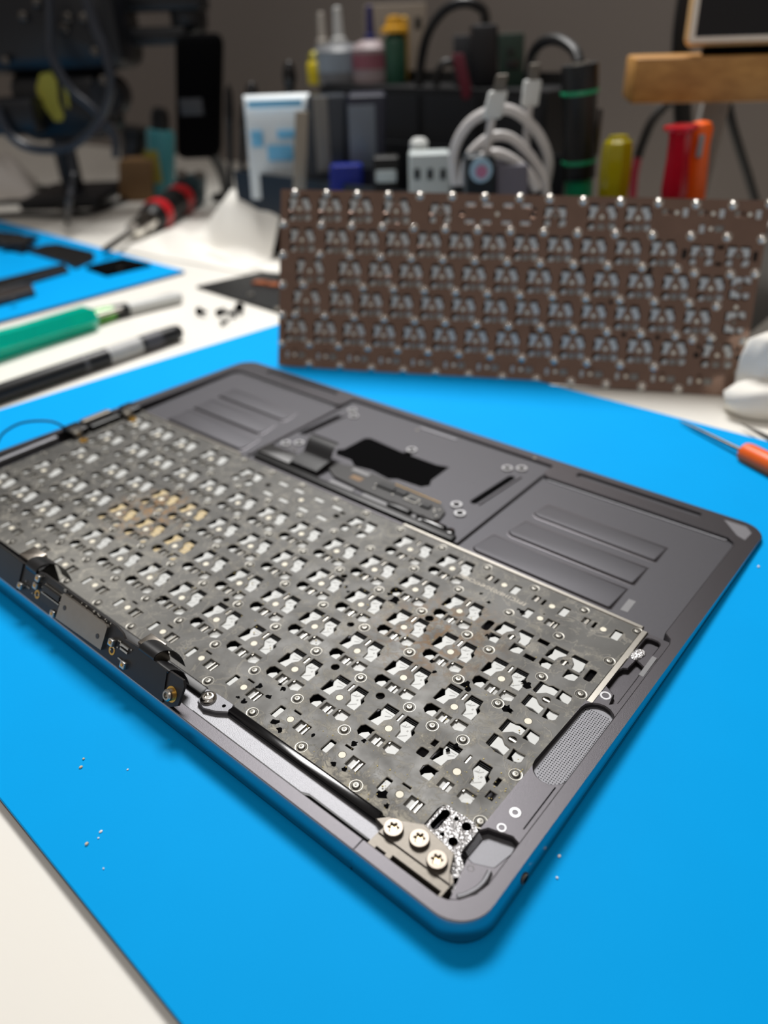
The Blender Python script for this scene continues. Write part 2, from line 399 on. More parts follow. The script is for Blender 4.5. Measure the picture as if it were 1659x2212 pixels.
def key_pair():                              # half of a long key
    D1 = [(-6.4, -.9), (-6.5, 1.8), (-6.0, 3.4), (-5.6, 5.2), (-1.2, 5.2), (-1.1, 2.8), (-2.6, 1.0), (-3, -1.1)]
    D2 = [(.5, 3.6), (.9, 5.1), (5.6, 5.1), (5.5, 2.2), (6.2, 1.2), (6.1, -1.1), (2.8, -1), (2.5, 1.4)]
    E1 = [(-6.3, -4.9), (-6.5, -2.3), (-2.5, -1.9), (-2.7, -3.4), (-2.5, -5.7), (-5.1, -5.8)]
    E2 = [(2.3, -5.8), (2.2, -1.9), (6.3, -1.9), (6, -5.2), (4.4, -5.8)]
    holes = [D1, D2, E1, E2, circ(0, 0, 1.25, 16)]
    cap = MB(); cap.prism(rrect(-7.4, -6.4, 7.4, 6.0, 1, 3), -2.5, -2.1)
    for a, b in ((-5.7, -1.1), (.8, 5.7)):
        cap.box(a, 4.0, -2.1, b, 5.4, -.75, 0)
        for q in (4.2, 4.8): cap.box(a+.1, q, -.75, b-.1, q+.25, -.5, 0)
    cap.box(-1.3, -1.3, -1.2, 1.3, 1.3, -.95, 1); cap.box(-.3, -1.1, -.95, .3, 1.1, -.3, 2)
    clip = MB()
    clip.prism([(-6.0, -1.3), (-5.2, 1.6), (-5.6, 4.0), (-.9, 4.0), (-.9, 2.8), (-2.4, 1), (-2.8, -1.3)], -1.5, -.5, ch=.15)
    clip.prism([(2.6, -1.3), (5.4, -1.3), (5.8, 1.0), (5.3, 4.0), (.4, 4.0), (.3, 3.3), (2.3, 1.3)], -1.5, -.5, ch=.15)
    for du in (-4.2, 3.6): clip.box(du, 2.2, -.64, du+1.0, 2.8, -.59, 1)
    clip.prism([(-5.2, -6), (-2.3, -6), (-2.5, -2.6), (-4.6, -2.6), (-5.8, -4.0)], -1.5, -.7, ch=.15)
    clip.prism([(2.1, -6), (6.2, -5.6), (6.2, -2.2), (3.9, -2.2), (2.8, -3.6)], -1.5, -.7, ch=.15)
    return holes, cap, clip
def key_small(cut, sq, slot):
    holes = [rrect(*cut, .25, 2), rect(*sq), rect(*slot), circ(0, 0, 1.1, 16)]
    cap = MB(); cap.prism(rrect(-7.6, -3.4, 7.8, 3.6, .8, 3), -2.5, -2.1)
    cap.box(sq[0]-.2, sq[1]-.2, -1.3, sq[2]+.2, sq[3]+.2, -1.0, 1)
    m = (sq[0]+sq[2])/2
    cap.box(m-.2, sq[1], -1, m+.15, sq[3], -.4, 2); cap.box(sq[2]-1.0, sq[1], -1, sq[2]-.7, sq[3], -.5, 2)
    cap.lathe((0, 0, -.5), (0, 0, 1), [(0, 1.05), (.46, 1.05)], 16, 3)
    clip = MB(); clip.prism(rrect(cut[0]+.15, cut[1]+.1, cut[2]+.2, cut[3]-.5, .3, 2), -1.5, -.5, ch=.15)
    return holes, cap, clip
def key_enter():                             # tall key: two turned halves
    H, cap, clip = [], MB(), MB()
    h, c, k = key_pair()
    def turn(vs, dv): return [(-y, x+dv)+((z,) if z is not None else ()) for x, y, z in vs]
    for dv in (-8.4, 10.4):
        H += [[(-y, x+dv) for x, y in p] for p in h]
        for src, dst in ((c, cap), (k, clip)):
            o_ = len(dst.v); dst.v += [(-y, x+dv, z) for x, y, z in src.v]
            dst.f += [tuple(i+o_ for i in f) for f in src.f]; dst.m += src.m
    H.append(circ(0, 0, 1.15, 18)); cap.lathe((0, 0, -.5), (0, 0, 1), [(0, 1.1), (.46, 1.1)], 16, 3)
    return H, cap, clip
def key_bar():                               # centre of the space bar: slots and a dot
    H = [circ(0, 0, 1.15, 18)]
    cap = MB(); clip = MB()
    cap.prism(rrect(-22, -6.8, 22, 6.8, 1, 3), -2.5, -2.1)
    cap.lathe((0, 0, -.5), (0, 0, 1), [(0, 1.1), (.46, 1.1)], 16, 3)
    for du, dv in ((-15.8, 4.9), (-6, 4.9), (6, 4.9), (16.4, 4.9), (-15.8, -4.6), (-6, -4.6), (5.8, -4.6), (16.4, -4.6)):
        H.append(rrect(du-2.7, dv-1.0, du+2.7, dv+1.0, .3, 2)); clip.box(du-2.9, dv-1.2, -1.1, du+2.9, dv+1.2, -.45)
    for du in (20.5, -20.5): H.append(rect(du-1.2, -1.1, du+1.2, 1.1))
    return H, cap, clip
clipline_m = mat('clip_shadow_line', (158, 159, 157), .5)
KINDS = {'k': key_full(), 'w1': key_full(0.9), 'w2': key_full(1.6), 'bs': key_full(1.3), 'pair': key_pair(), 'enter': key_enter(), 'bar': key_bar(),
         'fn': key_small((-6.1, -2.3, -4.0, 2.2), (2.6, -1.8, 7.0, 1.8), (-1.5, 2.9, 1.2, 3.5)),
         'ar': key_small((3.2, -2.3, 5.9, 2.7), (-7.5, -1.1, -5.1, 1.9), (-3.7, -1.4, -2.8, 1.7)),
         'up': key_small((-6.0, -2.5, -3.3, 2.4), (2.2, -1.5, 6.6, 1.7), (-.2, 2.4, .2, 2.9))}
KEYS = []
P_ = 19.05
KEYS += [('k', 251.8-P_*i, 35.9) for i in range(13)] + [('bs', 275.6, 35.9)]
KEYS += [('k', 261.8-P_*i, 54.1) for i in range(12)] + [('w2', 29.8, 54.1)]
KEYS += [('k', 266.6-P_*i, 72.2) for i in range(12)] + [('w2', 31.5, 72.2)]
KEYS += [('k', 238.4-P_*i, 90.2) for i in range(11)] + [('w1', 26.0, 90.2)]
KEYS += [('pair', 259.1, 90.2), ('pair', 278.3, 90.2), ('enter', 281.5, 62.8)]
KEYS += [('k', u, 108.2) for u in (24, 43, 62, 222.6)] + [('w1', 84.2, 108.2), ('w1', 202.9, 108.2), ('pair', 110.8, 108.2), ('pair', 177.1, 108.2), ('bar', 144.0, 108.2)]
KEYS += [('fn', 268.0-20.4*i, 20.8) for i in range(12)] + [('fn', 23.0, 20.8)]
KEYS += [('ar', 242.8, 111.6), ('ar', 261.9, 111.6), ('ar', 280.8, 111.6), ('up', 261.8, 103.7)]
RIV = [(242.2-P_*i, 27.6) for i in range(12)] + [(232.5-P_*i, 45.8) for i in range(12)] + [(251.6, 45.8), (270.8, 45.6), (261.1, 44.3)]
RIV += [(256.4-P_*i, 63.9) for i in range(13)] + [(271.2, 63.0), (247.2, 82.0), (256.7, 80.4), (275.8, 80.4)] + [(228.3-P_*i, 82.2) for i in range(11)]
RIV += [(271.0, 99.7), (252.1, 99.7), (231.5, 99.5), (211.5, 99.5)] + [(190.5-P_*i, 99.3) for i in range(9)]
RIV += [(289.0, 99.2), (288.5, 81.3), (288.4, 44.8), (289.0, 27.1), (14.2, 27.1), (14.2, 45), (14.2, 63.5), (14.2, 81.3), (14.2, 99.2)]
RIV += [(257.3-20.4*i, 15.6) for i in range(12)]
RIV += [(290.0, 117.3), (271.5, 116.2), (252.3, 116.2), (232.5, 116.4), (212, 116.4), (191.6, 116.4), (172.9, 117.2), (156, 117.2), (136, 117.2), (117, 117.2), (98, 117), (79, 117), (60, 117), (41, 117), (21, 117)]
ROUND = [(223.0, 44.5, 1.35), (241.9, 44.0, 1.35), (232.5, 81.0, 1.5), (194, 80.5, 1.2), (213.5, 62.3, 1.2), (151, 30.0, 1.3), (170, 45, 1.1)]
EXTRA = [rect(285.3, 38.6, 286.5, 41.2), rect(285.7, 34.0, 287.9, 36.6), rect(264.4, 38.9, 265.9, 41.1), rrect(263.0, 34.0, 265.8, 36.8, .5, 3),
         rrect(248.6, 87.6, 251.2, 92.8, .8, 3), rrect(285.9, 87.4, 288.2, 92.8, .6, 3), rect(266.7, 93.4, 270.4, 95.3), rect(266.7, 84.6, 270.4, 86.4),
         rect(164.0, 110.6, 166.2, 112.0)]
OUT = [(12.0, 13.4)] + [(278.2, 13.4), (278.2, 23.6), (278.9, 25.4), (280.6, 26.0), (287.6, 26.0), (290.6, 26.0), (290.8, 119.0), (12.0, 119.0)]
KMESH = {}
def keyboard_parts(parent_plate, z, o0, clean, clip_pick):
    """keycaps, clips and rivets as children of the plate; o0 = plan offset, z = height of the plate's upper face"""
    for kind, (h, cap, clip) in KINDS.items():
        if kind not in KMESH:
            KMESH[kind] = (cap.mesh('keycap', [keyblack_m, milk_m, steel_m, cream_m]), clip.mesh('scissor_clip', [white_m, clipline_m]))
    for kind, u, v in KEYS:
        cm, km = KMESH[kind]
        inst('keycap', cm, parent_plate, (u-o0[0], v-o0[1], z))
        inst('scissor_clip', km, parent_plate, (u-o0[0], v-o0[1], z), 0, clip_pick(kind, u, v))
def rivet_mesh(stud):
    m = MB()
    if stud: m.lathe((0, 0, -.1), (0, 0, 1), [(0, 2.5), (.15, 2.5), (.25, 2.0), (1.2, 1.9), (1.7, 1.6), (2.1, 1.1), (2.3, .5), (2.34, .05)], 16)
    else: m.lathe((0, 0, -.05), (0, 0, 1), [(0, 1.95), (.12, 1.9), (.14, 1.55), (.04, 1.45), (.04, 1.2), (.42, 1.05), (.5, .85), (.5, .5), (.36, .4), (.36, .2), (.46, .05)], 20)
    return m.mesh('rivet', [chrome_m if stud else rivet_m], angle=50)
def plate_holes():
    H = []
    for kind, u, v in KEYS:
        for h in KINDS[kind][0]: H.append([(x+u, y+v) for x, y in h])
    H += [circ(u, v, r, 14) for u, v, r in ROUND] + EXTRA
    return H

# ------------------------------------------------------------------ laptop case, lying open on its keyboard side
HH, HS = 8.2, 0.0312
def rim(u, v): return HH-HS*v
PT = 3.8                                     # upper face of the keyboard plate
FL = 0.7                                     # floor of the battery bays
lap = thing('laptop_case', 'space grey laptop top case lying open upside down on the blue mat', 'laptop', (152, 103, 0))
OUTR = rrect(0, -0.4, 304.3, 206, 9.5, 10)
m = MB()
inner = [(3.5, 3.2), (293.2, 3.2), (295.4, 3.8), (297.6, 5.6), (299.6, 8.8), (300.5, 12.5), (300.6, 117), (299.8, 119.5), (297.4, 121.5), (297.4, 186.5), (296.6, 189.2), (294.2, 190.8),
         (216.5, 189.6), (213.6, 190.6), (212.7, 193), (212.7, 200.4), (91.4, 200.4), (91.4, 193), (90.5, 190.6), (87.6, 189.6), (10, 190.8), (7.6, 189.2), (6.8, 186.5), (6.8, 121.5), (4.4, 119.5), (3.5, 117)]
slots = [rrect(225.4, 198.4, 280, 201.9, 1.0, 3), rrect(24.2, 198.4, 78.8, 201.9, 1.0, 3)]
m.plate(OUTR, [inner]+slots, lambda u, v: FL-.2, rim, 0.3)
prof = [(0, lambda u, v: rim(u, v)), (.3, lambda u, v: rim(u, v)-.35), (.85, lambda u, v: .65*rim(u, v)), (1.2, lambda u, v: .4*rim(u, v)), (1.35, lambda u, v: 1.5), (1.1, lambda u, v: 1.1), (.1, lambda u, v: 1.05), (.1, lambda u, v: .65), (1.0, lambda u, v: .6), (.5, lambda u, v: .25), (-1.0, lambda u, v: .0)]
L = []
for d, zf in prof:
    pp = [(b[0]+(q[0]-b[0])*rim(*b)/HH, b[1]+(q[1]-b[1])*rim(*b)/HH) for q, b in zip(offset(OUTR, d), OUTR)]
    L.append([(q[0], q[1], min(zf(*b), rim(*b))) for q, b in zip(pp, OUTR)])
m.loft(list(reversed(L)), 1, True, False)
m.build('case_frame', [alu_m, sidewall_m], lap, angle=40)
# floor with the trackpad opening
hole = [(121.8, 154.4), (124.2, 157.0), (124.6, 171.4), (126.9, 173.2), (149.0, 171.2), (150.2, 173.6), (152.4, 173.6), (154, 171.2), (169.0, 171.2), (174.8, 173.0), (175.3, 158.5), (177.4, 154.6), (175.1, 151.3), (162.7, 150.4), (159.0, 148.0), (148.2, 149.4), (139.2, 147.6), (134.1, 151.0), (124.8, 150.7)]
m = MB(); m.plate(offset(OUTR, -2), [hole], 0.05, FL, 0.12); m.build('case_floor', bay_m, lap)
MB().prism(rect(112, 143, 190, 178), 0.02, 0.12).build('trackpad_underside', void_m, lap)

# keyboard plate
plate = MB()
plate.plate(OUT, plate_holes(), PT-.35, PT, 0.13, 0, 1)
PL = plate.build('keyboard_plate', [plate_m, edge_m], lap)
# its object coordinates are shifted to the plan so that the stains sit where the liquid dried
PL.location = Vector((-152, -103, 0))*S
for v in PL.data.vertices: v.co.x += 152*S; v.co.y += 103*S
PL.data.update()
ORG[PL.name] = (0, 0, 0)
def pick(kind, u, v):
    if (80 < u < 135 and 48 < v < 76) and not (u > 118 and v > 60): return brownw_m
    return None
keyboard_parts(PL, PT, (0, 0), False, pick)
rm = rivet_mesh(False)
for u, v in RIV: inst('rivet', rm, PL, (u, v, PT))
# corrosion flakes: ragged black patches and yellowish crystals
fl = MB(); rnd = random.Random(3)
def blot(u, v, r, n=11, st=1.0):
    pts = []
    for k in range(n):
        a = 2*math.pi*k/n; q = r*rnd.uniform(.45, 1.15); pts.append((u+q*math.cos(a)*st, v+q*math.sin(a)))
    return pts
for px, py, r in [(852, 1296, 2.4), (842, 1283, 1.1), (934, 1428, .9), (1005, 1478, 1.6), (1012, 1488, 1.1), (938, 1452, .8), (1052, 1372, .8), (1056, 1302, .9), (1040, 1282, .8), (1128, 1322, 1.2), (1120, 1316, .8),
                  (560, 1482, 1.3), (612, 1488, 1.2), (605, 1478, .8), (580, 1505, 1.1), (594, 1560, 1.4), (604, 1576, 1.1), (825, 1717, 1.6), (836, 1740, .9), (766, 1606, 1.2), (786, 1600, .8), (526, 1515, 1.2), (515, 1506, .8),
                  (676, 1588, .8), (745, 1662, 1.0), (720, 1650, 1.0), (1138, 1480, 1.5), (1130, 1472, .9), (1096, 1530, 1.6), (1102, 1536, 1.0), (748, 1268, .9), (752, 1278, .7), (986, 1612, 1.0), (968, 1620, .8)]:
    p = onz(px, py, PT)
    fl.prism(blot(p.x, p.y, r), PT-.02, PT+.05)
fo = fl.build('corrosion_flakes', void_m, PL); fo['kind'] = 'stuff'
fl = MB()
for k in range(220):
    c = rnd.choice([(225, 78, 40, 18), (262, 20, 26, 9), (180, 55, 50, 25), (285, 35, 10, 14), (150, 45, 60, 15)])
    u = min(289, max(14, rnd.gauss(c[0], c[2]*.6))); v = min(118, max(14.5, rnd.gauss(c[1], c[3]*.6)))
    r = rnd.uniform(.1, .3); fl.ball((u, v, PT), r, 6, 0, .7)
fo = fl.build('salt_crystals', mat('salt', (196, 180, 120), .6, var=.3), PL); fo['kind'] = 'stuff'
# laser-etched serial line
cu = bpy.data.curves.new('serial', 'FONT'); cu.body = 'FPYC1H8703G4M7CN8C'; cu.size = 2.6*S; cu.extrude = 0.02*S
to = bpy.data.objects.new('serial', cu); col.objects.link(to)
dg = bpy.context.evaluated_depsgraph_get(); dg.update()
tm = bpy.data.meshes.new_from_object(to.evaluated_get(dg)); bpy.data.objects.remove(to)
tm.materials.clear(); tm.materials.append(mat('etched', (176, 170, 158), .6, .4))
sp_ = onz(1112, 1293, PT)
so = bpy.data.objects.new('etched_serial', tm); col.objects.link(so); so.parent = PL
so.location = Vector((254.5, 107.6, PT+.02))*S; so.rotation_euler = (0, 0, math.pi)

# raised steel edge strips round the plate
m = MB(); m.prism(rect(290.9, 79.5, 293.0, 118.8), 2.6, lambda u, v: PT+.35, ch=.25); m.build('edge_strip', steel_m, lap)
m = MB(); m.prism([(190, 119.1), (290.8, 119.1), (290.8, 120.9), (190, 120.9)], FL, PT+.2, ch=.3); m.build('edge_strip', steel_m, lap)
m = MB(); m.prism(rect(12, 119.1, 92, 120.7), FL, PT+.2, ch=.3); m.build('edge_strip', steel_m, lap)
m = MB(); m.prism(rect(92, 119.1, 190, 120.9), FL, PT-.1, ch=.3); m.build('edge_strip', alu_m, lap)

# channel along the right-hand rim, with its pockets
def deck(u, v): return rim(u, v)-1.0
spk = stadium((295.6, 50.8), (296.2, 75.8), 4.7, 8)
pk1 = rrect(293.6, 109.0, 298.2, 117.0, 1.4, 4)
pk2 = [(293.2, 88.6), (293.2, 96.5), (293.8, 98.6), (295.0, 99.4), (295.4, 104.5), (298.4, 103), (298.6, 98), (298.6, 84.0), (297.2, 82.4), (296.5, 86.6)]
pk3 = [(291.2, 16.0), (291.2, 23.4), (292.4, 25.2), (298.2, 27.0), (300.0, 26.4), (300.2, 23.0), (299.0, 17.5), (294.6, 15.4)]
m = MB()
edge = [(290.9, 16), (290.9, 26.2), (291.0, 79.3), (293.1, 79.4), (293.1, 118.9), (300.4, 118.9), (300.4, 13.0), (299.6, 9.4), (297.6, 6.2), (295.6, 4.6), (294.8, 8.0), (293, 15.6)]
m.plate(edge, [spk, pk1, pk2, pk3], FL, deck, 0.35); m.build('side_channel', alu_m, lap)
def pocket(poly, dz, name, mt):
    m = MB(); m.prism(poly, FL, lambda u, v: deck(u, v)-dz); return m.build(name, mt, lap)
pocket(offset(ccw(spk), .3), 1.5, 'speaker_grille', alul_m)
pocket(offset(ccw(pk1), .3), 1.6, 'pocket_floor', alu_m)
pocket(offset(ccw(pk2), .3), 1.7, 'pocket_floor', alu_m)
pocket(offset(ccw(pk3), .3), 2.2, 'pocket_floor', alul_m)
m = MB(); m.loft([[(u, v, deck(u, v)-1.5) for u, v in offset(ccw(spk), -.1)], [(u, v, deck(u, v)-1.3) for u, v in offset(ccw(spk), -1.0)]][::1], 0, False, False)
m = MB()
for i in range(11):
    for j in range(40):
        u, v = 292.2+i*.74+(.0), 47.6+j*.78
        dx = max(0, max(50.8-v, v-75.8)); 
        if (u-295.9)**2+dx*dx < 4.0**2:
            zt = deck(u, v)-1.5
            m.add([(x, y, zt+.012) for x, y in circ(u, v, .2, 6)], [(0, 1, 2, 3, 4, 5)])
g = m.build('grille_holes', void_m, lap); g['kind'] = 'stuff'
# bosses, labels and slits of the channel
def boss(u, v, ro, ri, z0, z1, mt=ringm_m):
    t = MB(); t.ring(u, v, z0, z1, ro, ri); t.lathe((u, v, z0), (0, 0, 1), [(0, ri), (max(.1, (z1-z0)*.4), ri*.98)], 16, 1)
    return t.build('screw_boss', [mt, void_m], lap)
boss(294.7, 84.5, 1.75, .95, FL+1, deck(294, 84)+.15); boss(295.1, 33.3, 1.6, .65, FL+1, deck(295, 33)+.12); boss(294.8, 27.5, 1.3, .7, FL+1, deck(295, 27)+.1)
boss(295.0, 13.7, .9, .6, FL+1, deck(295, 14)+.1)
m = MB(); m.prism(stadium((294.4, 105.6), (295.0, 108.4), 1.5, 6), FL+1, deck(294, 106)+.55, ch=.3); o = m.build('cable_anchor', machined_m, lap)
m = MB(); m.lathe((294.5, 107.6, deck(294, 107)+.5), (0, 0, 1), [(0, .5), (.08, .5)], 12); m.build('anchor_hole', void_m, lap)
m = MB(); m.prism([(298.5, 99.0), (300.1, 98.8), (300.1, 109.2), (298.5, 109.2)], deck(298, 100)-.4, deck(298, 105)+.25, ch=.1); m.build('grey_label', greytab_m, lap)
m = MB(); m.prism(rect(299.0, 30.5, 299.35, 46.4), lambda u, v: deck(u, v)-.3, lambda u, v: deck(u, v)+.02); m.build('channel_slit', void_m, lap)
# stacked ribs on the corner pocket wall
m = MB()
for k in range(5): m.box(291.15+k*.22, 17.0, 3.2+k*.0, 291.28+k*.22, 23.0, deck(291, 20)-.5-k*.3)
m.build('pocket_ribs', alul_m, lap)
m = MB(); path = [(299.0, 15.6, 0), (299.4, 12.8, 0), (299.0, 10.0, 0), (297.9, 7.4, 0), (296.8, 5.8, 0)]
m.tube([(u, v, deck(u, v)+.25) for u, v, _ in path], .75, 10); m.build('antenna_rib', alul_m, lap)
m = MB(); m.cyl((304.6, 21.2, 3.7), (305.6, 21.2, 3.7), 1.5, n=20); m.cyl((305.2, 21.2, 3.7), (305.65, 21.2, 3.7), 1.1, n=16, mi=1); m.build('audio_jack', [nickel_m, void_m], lap)
m = MB(); m.add([(270.9, 3, HH+.02), (271.2, 3, HH+.02), (271.2, -.42, HH+.02), (270.9, -.42, HH+.02), (271.2, -1.3, .62*HH), (270.9, -1.3, .62*HH), (271.2, -1.8, 1.6), (270.9, -1.8, 1.6), (271.2, 3, 1.6), (270.9, 3, 1.6)], [(3, 2, 1, 0), (5, 4, 2, 3), (7, 6, 4, 5), (9, 8, 6, 7), (0, 1, 8, 9), (1, 2, 4, 6, 8), (0, 9, 7, 5, 3)]); m.build('antenna_seam', void_m, lap)

# corner hardware: hinge plate, three star-drive screws, machined block
hp = [(271.8, 3.5), (293.6, 3.5), (293.8, 8.6), (291.4, 10.4), (290.0, 14.4), (279.6, 16.2), (272.4, 12.4), (272.0, 7.6)]
m = MB(); m.plate(hp, [rect(278.8, 3.75, 292.8, 4.9), rect(274.2, 3.7, 277.0, 4.3)], 3.2, 6.7, .15); m.build('hinge_plate', nickel_m, lap)
m = MB(); m.prism([(272.2, 7.3), (293.7, 7.3), (291.8, 10.0), (290.0, 14.2), (279.8, 15.9), (272.4, 12.2)], 6.6, 7.15, ch=.15); m.build('hinge_leaf', nickel_m, lap)
star = []
for k in range(24): a = 2*math.pi*k/24; r = 1.35 if (k//2) % 2 == 0 else .85; star.append((r*math.cos(a), r*math.sin(a)))
m = MB(); m.plate(circ(0, 0, 2.35, 28), [star], 0.5, 1.25, .12)
m.lathe((0, 0, 0), (0, 0, 1), [(0, 2.55), (.85, 2.55), (1.1, 2.45), (1.25, 2.35)], 28, 0, True, False); m.add([(x*1.05, y*1.05, .55) for x, y in star], [tuple(range(24))], 1)
sm = m.mesh('hinge_screw', [screwh_m, star_m])
for k, (u, v) in enumerate(((274.8, 10.0), (281.5, 11.7), (288.1, 9.9))):
    inst('hinge_screw', sm, lap, (u-152, v-103, 7.1), .4+k)
blk = [(279.3, 17.0), (279.3, 23.6), (280.2, 25.0), (288.6, 25.2), (290.4, 23.6), (290.7, 15.8), (292.4, 14.4), (296.3, 12.0), (296.8, 9.0), (294.6, 6.9), (291.6, 9.2), (290.0, 14.4), (281.0, 16.4)]
m = MB(); m.plate(blk, [stadium((281.3, 22.8), (281.2, 18.4), .95, 6), circ(287.5, 23.0, 1.05, 16), circ(287.3, 17.6, 1.05, 16), circ(284.3, 23.2, .4, 10), circ(284.1, 17.6, .4, 10), circ(293.8, 9.9, .75, 12)], 2.2, 5.3, .2, 0, 1)
m.build('machined_block', [machined_m, void_m], lap)

# hinge tray, black hinge bar, bracket
m = MB(); m.prism([(98, 3.3), (271.6, 3.3), (271.6, 12.6), (98, 12.6)], FL, 4.0); m.build('hinge_tray', tray_m, lap)
m = MB(); m.prism([(204, 3.3), (249, 3.3), (251.5, 4.4), (271.4, 4.4), (271.4, 5.0), (250.8, 5.0), (248.6, 4.1), (204, 4.1)], 4.0, 6.4, ch=.1); m.build('tray_lip', black_m, lap)
def bar(u0, u1, v0, v1, z0, z1, name, mt, r=.8):
    m = MB(); m.rbox(((u0+u1)/2, (v0+v1)/2, (z0+z1)/2), (0, (v1-v0)/2, 0), (0, 0, (z1-z0)/2), ((u1-u0)/2, 0, 0), r); return m.build(name, mt, lap)
bar(211, 269.2, 10.2, 13.3, 3.4, 5.6, 'hinge_bar', blackg_m)
bar(96, 200, 9.6, 13.3, 3.4, 5.4, 'hinge_bar', black_m)
m = MB(); m.prism([(200.6, 9.6), (199.6, 12.6), (204, 13.4), (211.2, 13.5), (212.8, 10.8), (209.0, 8.2), (205.1, 6.7), (201.6, 7.4)], 3.5, 5.5, ch=.3); m.build('hinge_bracket', alul_m, lap)
m = MB(); m.lathe((203.4, 10.2, 5.3), (0, 0, 1), [(0, 2.6), (.9, 2.5), (1.5, 1.9), (1.5, 1.2), (.8, .9), (.8, .05)], 24); m.build('bracket_screw', chrome_m, lap, angle=60)
m = MB(); m.lathe((209.3, 11.2, 5.45), (0, 0, 1), [(0, .6), (.1, .6)], 12); m.build('bracket_hole', void_m, lap)
m = MB(); m.prism([(268.6, 10.4), (271.0, 13.0), (274.4, 13.4), (272.6, 9.6)], 4, 5.9, ch=.2); m.build('bar_end_tab', nickel_m, lap)

# upright circuit board on the hinge edge, leaning back over the keyboard
def up(u, h, t=0.0): return (u, 0.5+0.5*h-0.87*t, HH+0.87*h+0.5*t)
NO = Vector((0, -.87, .5)).normalized()
def upbox(m, u0, u1, h0, h1, t0, t1, mi=0):
    vs = [up(u, h, t) for t in (t0, t1) for h in (h0, h1) for u in (u0, u1)]
    m.add(vs, [(0, 1, 3, 2), (4, 6, 7, 5), (0, 4, 5, 1), (2, 3, 7, 6), (0, 2, 6, 4), (1, 5, 7, 3)], mi)
BO = [(60, -.4), (199.5, -.4), (202.6, 1.6), (203.0, 8.0), (202.0, 9.4), (194.9, 9.2), (180.6, 9.6), (173.2, 9.0), (171.5, 10.2), (168, 11.0), (138.6, 11.2), (124.7, 11.2), (120.2, 10.4), (112, 9.8), (60, 10)]
m = MB()
m.loft([[up(u, h, t) for u, h in BO] for t in (0.9, 0.0)]); BRD = m.build('hinge_circuit_board', pcb_m, lap)
def bpart(name, mt, fn):
    m = MB(); fn(m); return m.build(name, mt, BRD)
bpart('shield_can', shield_m, lambda m: m.loft([[up(u, h, t) for u, h in ((138.4, .8), (164.8, 1.6), (165.2, 9.4), (164.4, 9.9), (139.6, 10.1), (139.0, 9.6))] for t in (.9, 2.0)]))
for u, h in ((141.9, 6.0), (161.7, 4.9)):
    m = MB(); a = Vector(up(u, h, 1.98)); m.cyl(a, a+NO*.12, .85, n=16); m.build('shield_dimple', mat('dimple', (86, 82, 80), .4, 1.0), BRD)
bpart('ribbon_connector', [chip_m, solder_m], lambda m: (upbox(m, 127.2, 137.6, 6.2, 8.0, .9, 1.9), [upbox(m, 127.6+k*.78, 127.95+k*.78, 8.0, 8.7, .9, 1.3, 1) for k in range(13)]))
bpart('ribbon_connector', [chip_m, solder_m], lambda m: (upbox(m, 126.8, 138.0, 2.6, 5.2, .9, 1.7), upbox(m, 126.8, 138.0, 5.2, 5.5, .9, 1.8, 1)))
def stand(u, h):
    m = MB(); a = Vector(up(u, h, .9)); m.rbox(a+NO*.8, (1.2, 0, 0), NO.cross(Vector((1, 0, 0)))*1.1, NO*.8, .3); m.cyl(a+NO*1.6, a+NO*1.75, .5, n=12, mi=1); m.build('coax_socket', [solder_m, gold_m], BRD)
for u, h in ((114.2, 2.4), (123.2, 6.1), (123.6, 9.0), (136.2, 1.4), (168.8, 6.0), (176.7, 2.2)): stand(u, h)
def goldring(u, h, r):
    m = MB(); a = Vector(up(u, h, .9)); m.lathe(a, NO, [(0, r), (.1, r), (.1, r*.62), (0, r*.6)], 20, 0, False, False); m.build('ground_ring', gold_m, BRD)
goldring(123.7, 3.1, 1.5); goldring(168.8, 3.2, 1.5); goldring(198.9, 3.5, 2.4)
m = MB(); a = Vector(up(198.7, 3.3, .9)); m.lathe(a, NO, [(0, 1.8), (1.5, 1.8), (1.9, 1.4), (1.9, .9), (1.4, .8), (1.4, .05)], 18); m.build('board_screw', steel_m, BRD)
for k in range(2): bpart('contact_row', solder_m, lambda m: upbox(m, 172.8, 176.6, 5.6+k*1.3, 6.2+k*1.3, .9, 1.5))
rr = random.Random(5); m = MB()
for k in range(60):
    u = rr.choice([rr.uniform(139, 166), rr.uniform(115, 126), rr.uniform(166, 178), rr.uniform(137, 139)]); h = 10.5+rr.uniform(-.2, .4) if 138 < u < 166 else rr.uniform(2, 8.5)
    upbox(m, u, u+rr.uniform(.35, .8), h, h+.4, .9, 1.25)
g = m.build('surface_components', solder_m, BRD); g['kind'] = 'stuff'
# flex cables that arch over the board's upper edge
def strip(u0, u1, path, th, name, mt, skew=0.0, par=None):
    m = MB(); n = len(path)
    L = []
    for k, (y, z) in enumerate(path):
        du = skew*k/(n-1); L.append([(u0+du, y, z), (u1+du, y, z), (u1+du, y, z-th), (u0+du, y, z-th)])
    m.loft(L); return m.build(name, mt, par or lap)
def loop(h0, rise, back, n=14):
    y0, z0 = up(0, h0, 1.2)[1:]; P = []
    for k in range(n+1):
        a = math.pi*k/n; P.append((y0+(back-y0)*(.5-.5*math.cos(a)), z0+rise*math.sin(a)-(z0-PT-1)*(k/n)**2*.8))
    return P
bpart('flex_cover', flex_m, lambda m: m.loft([[up(u, h, t) for u, h in ((173.5, -.3), (196.6, -.3), (195.0, 9.0), (180.2, 9.7), (179.4, 8.0), (176.2, 4.0))] for t in (.9, 1.3)]))
bpart('flex_cover', flex_m, lambda m: upbox(m, 60, 112, -.3, 9.8, .9, 1.4))
strip(181.0, 188.5, loop(9.0, 3.2, 13.5), .3, 'flex_cable', flex_m); strip(189.5, 195.6, loop(8.6, 1.4, 9.5), .3, 'flex_cable', flex_m)
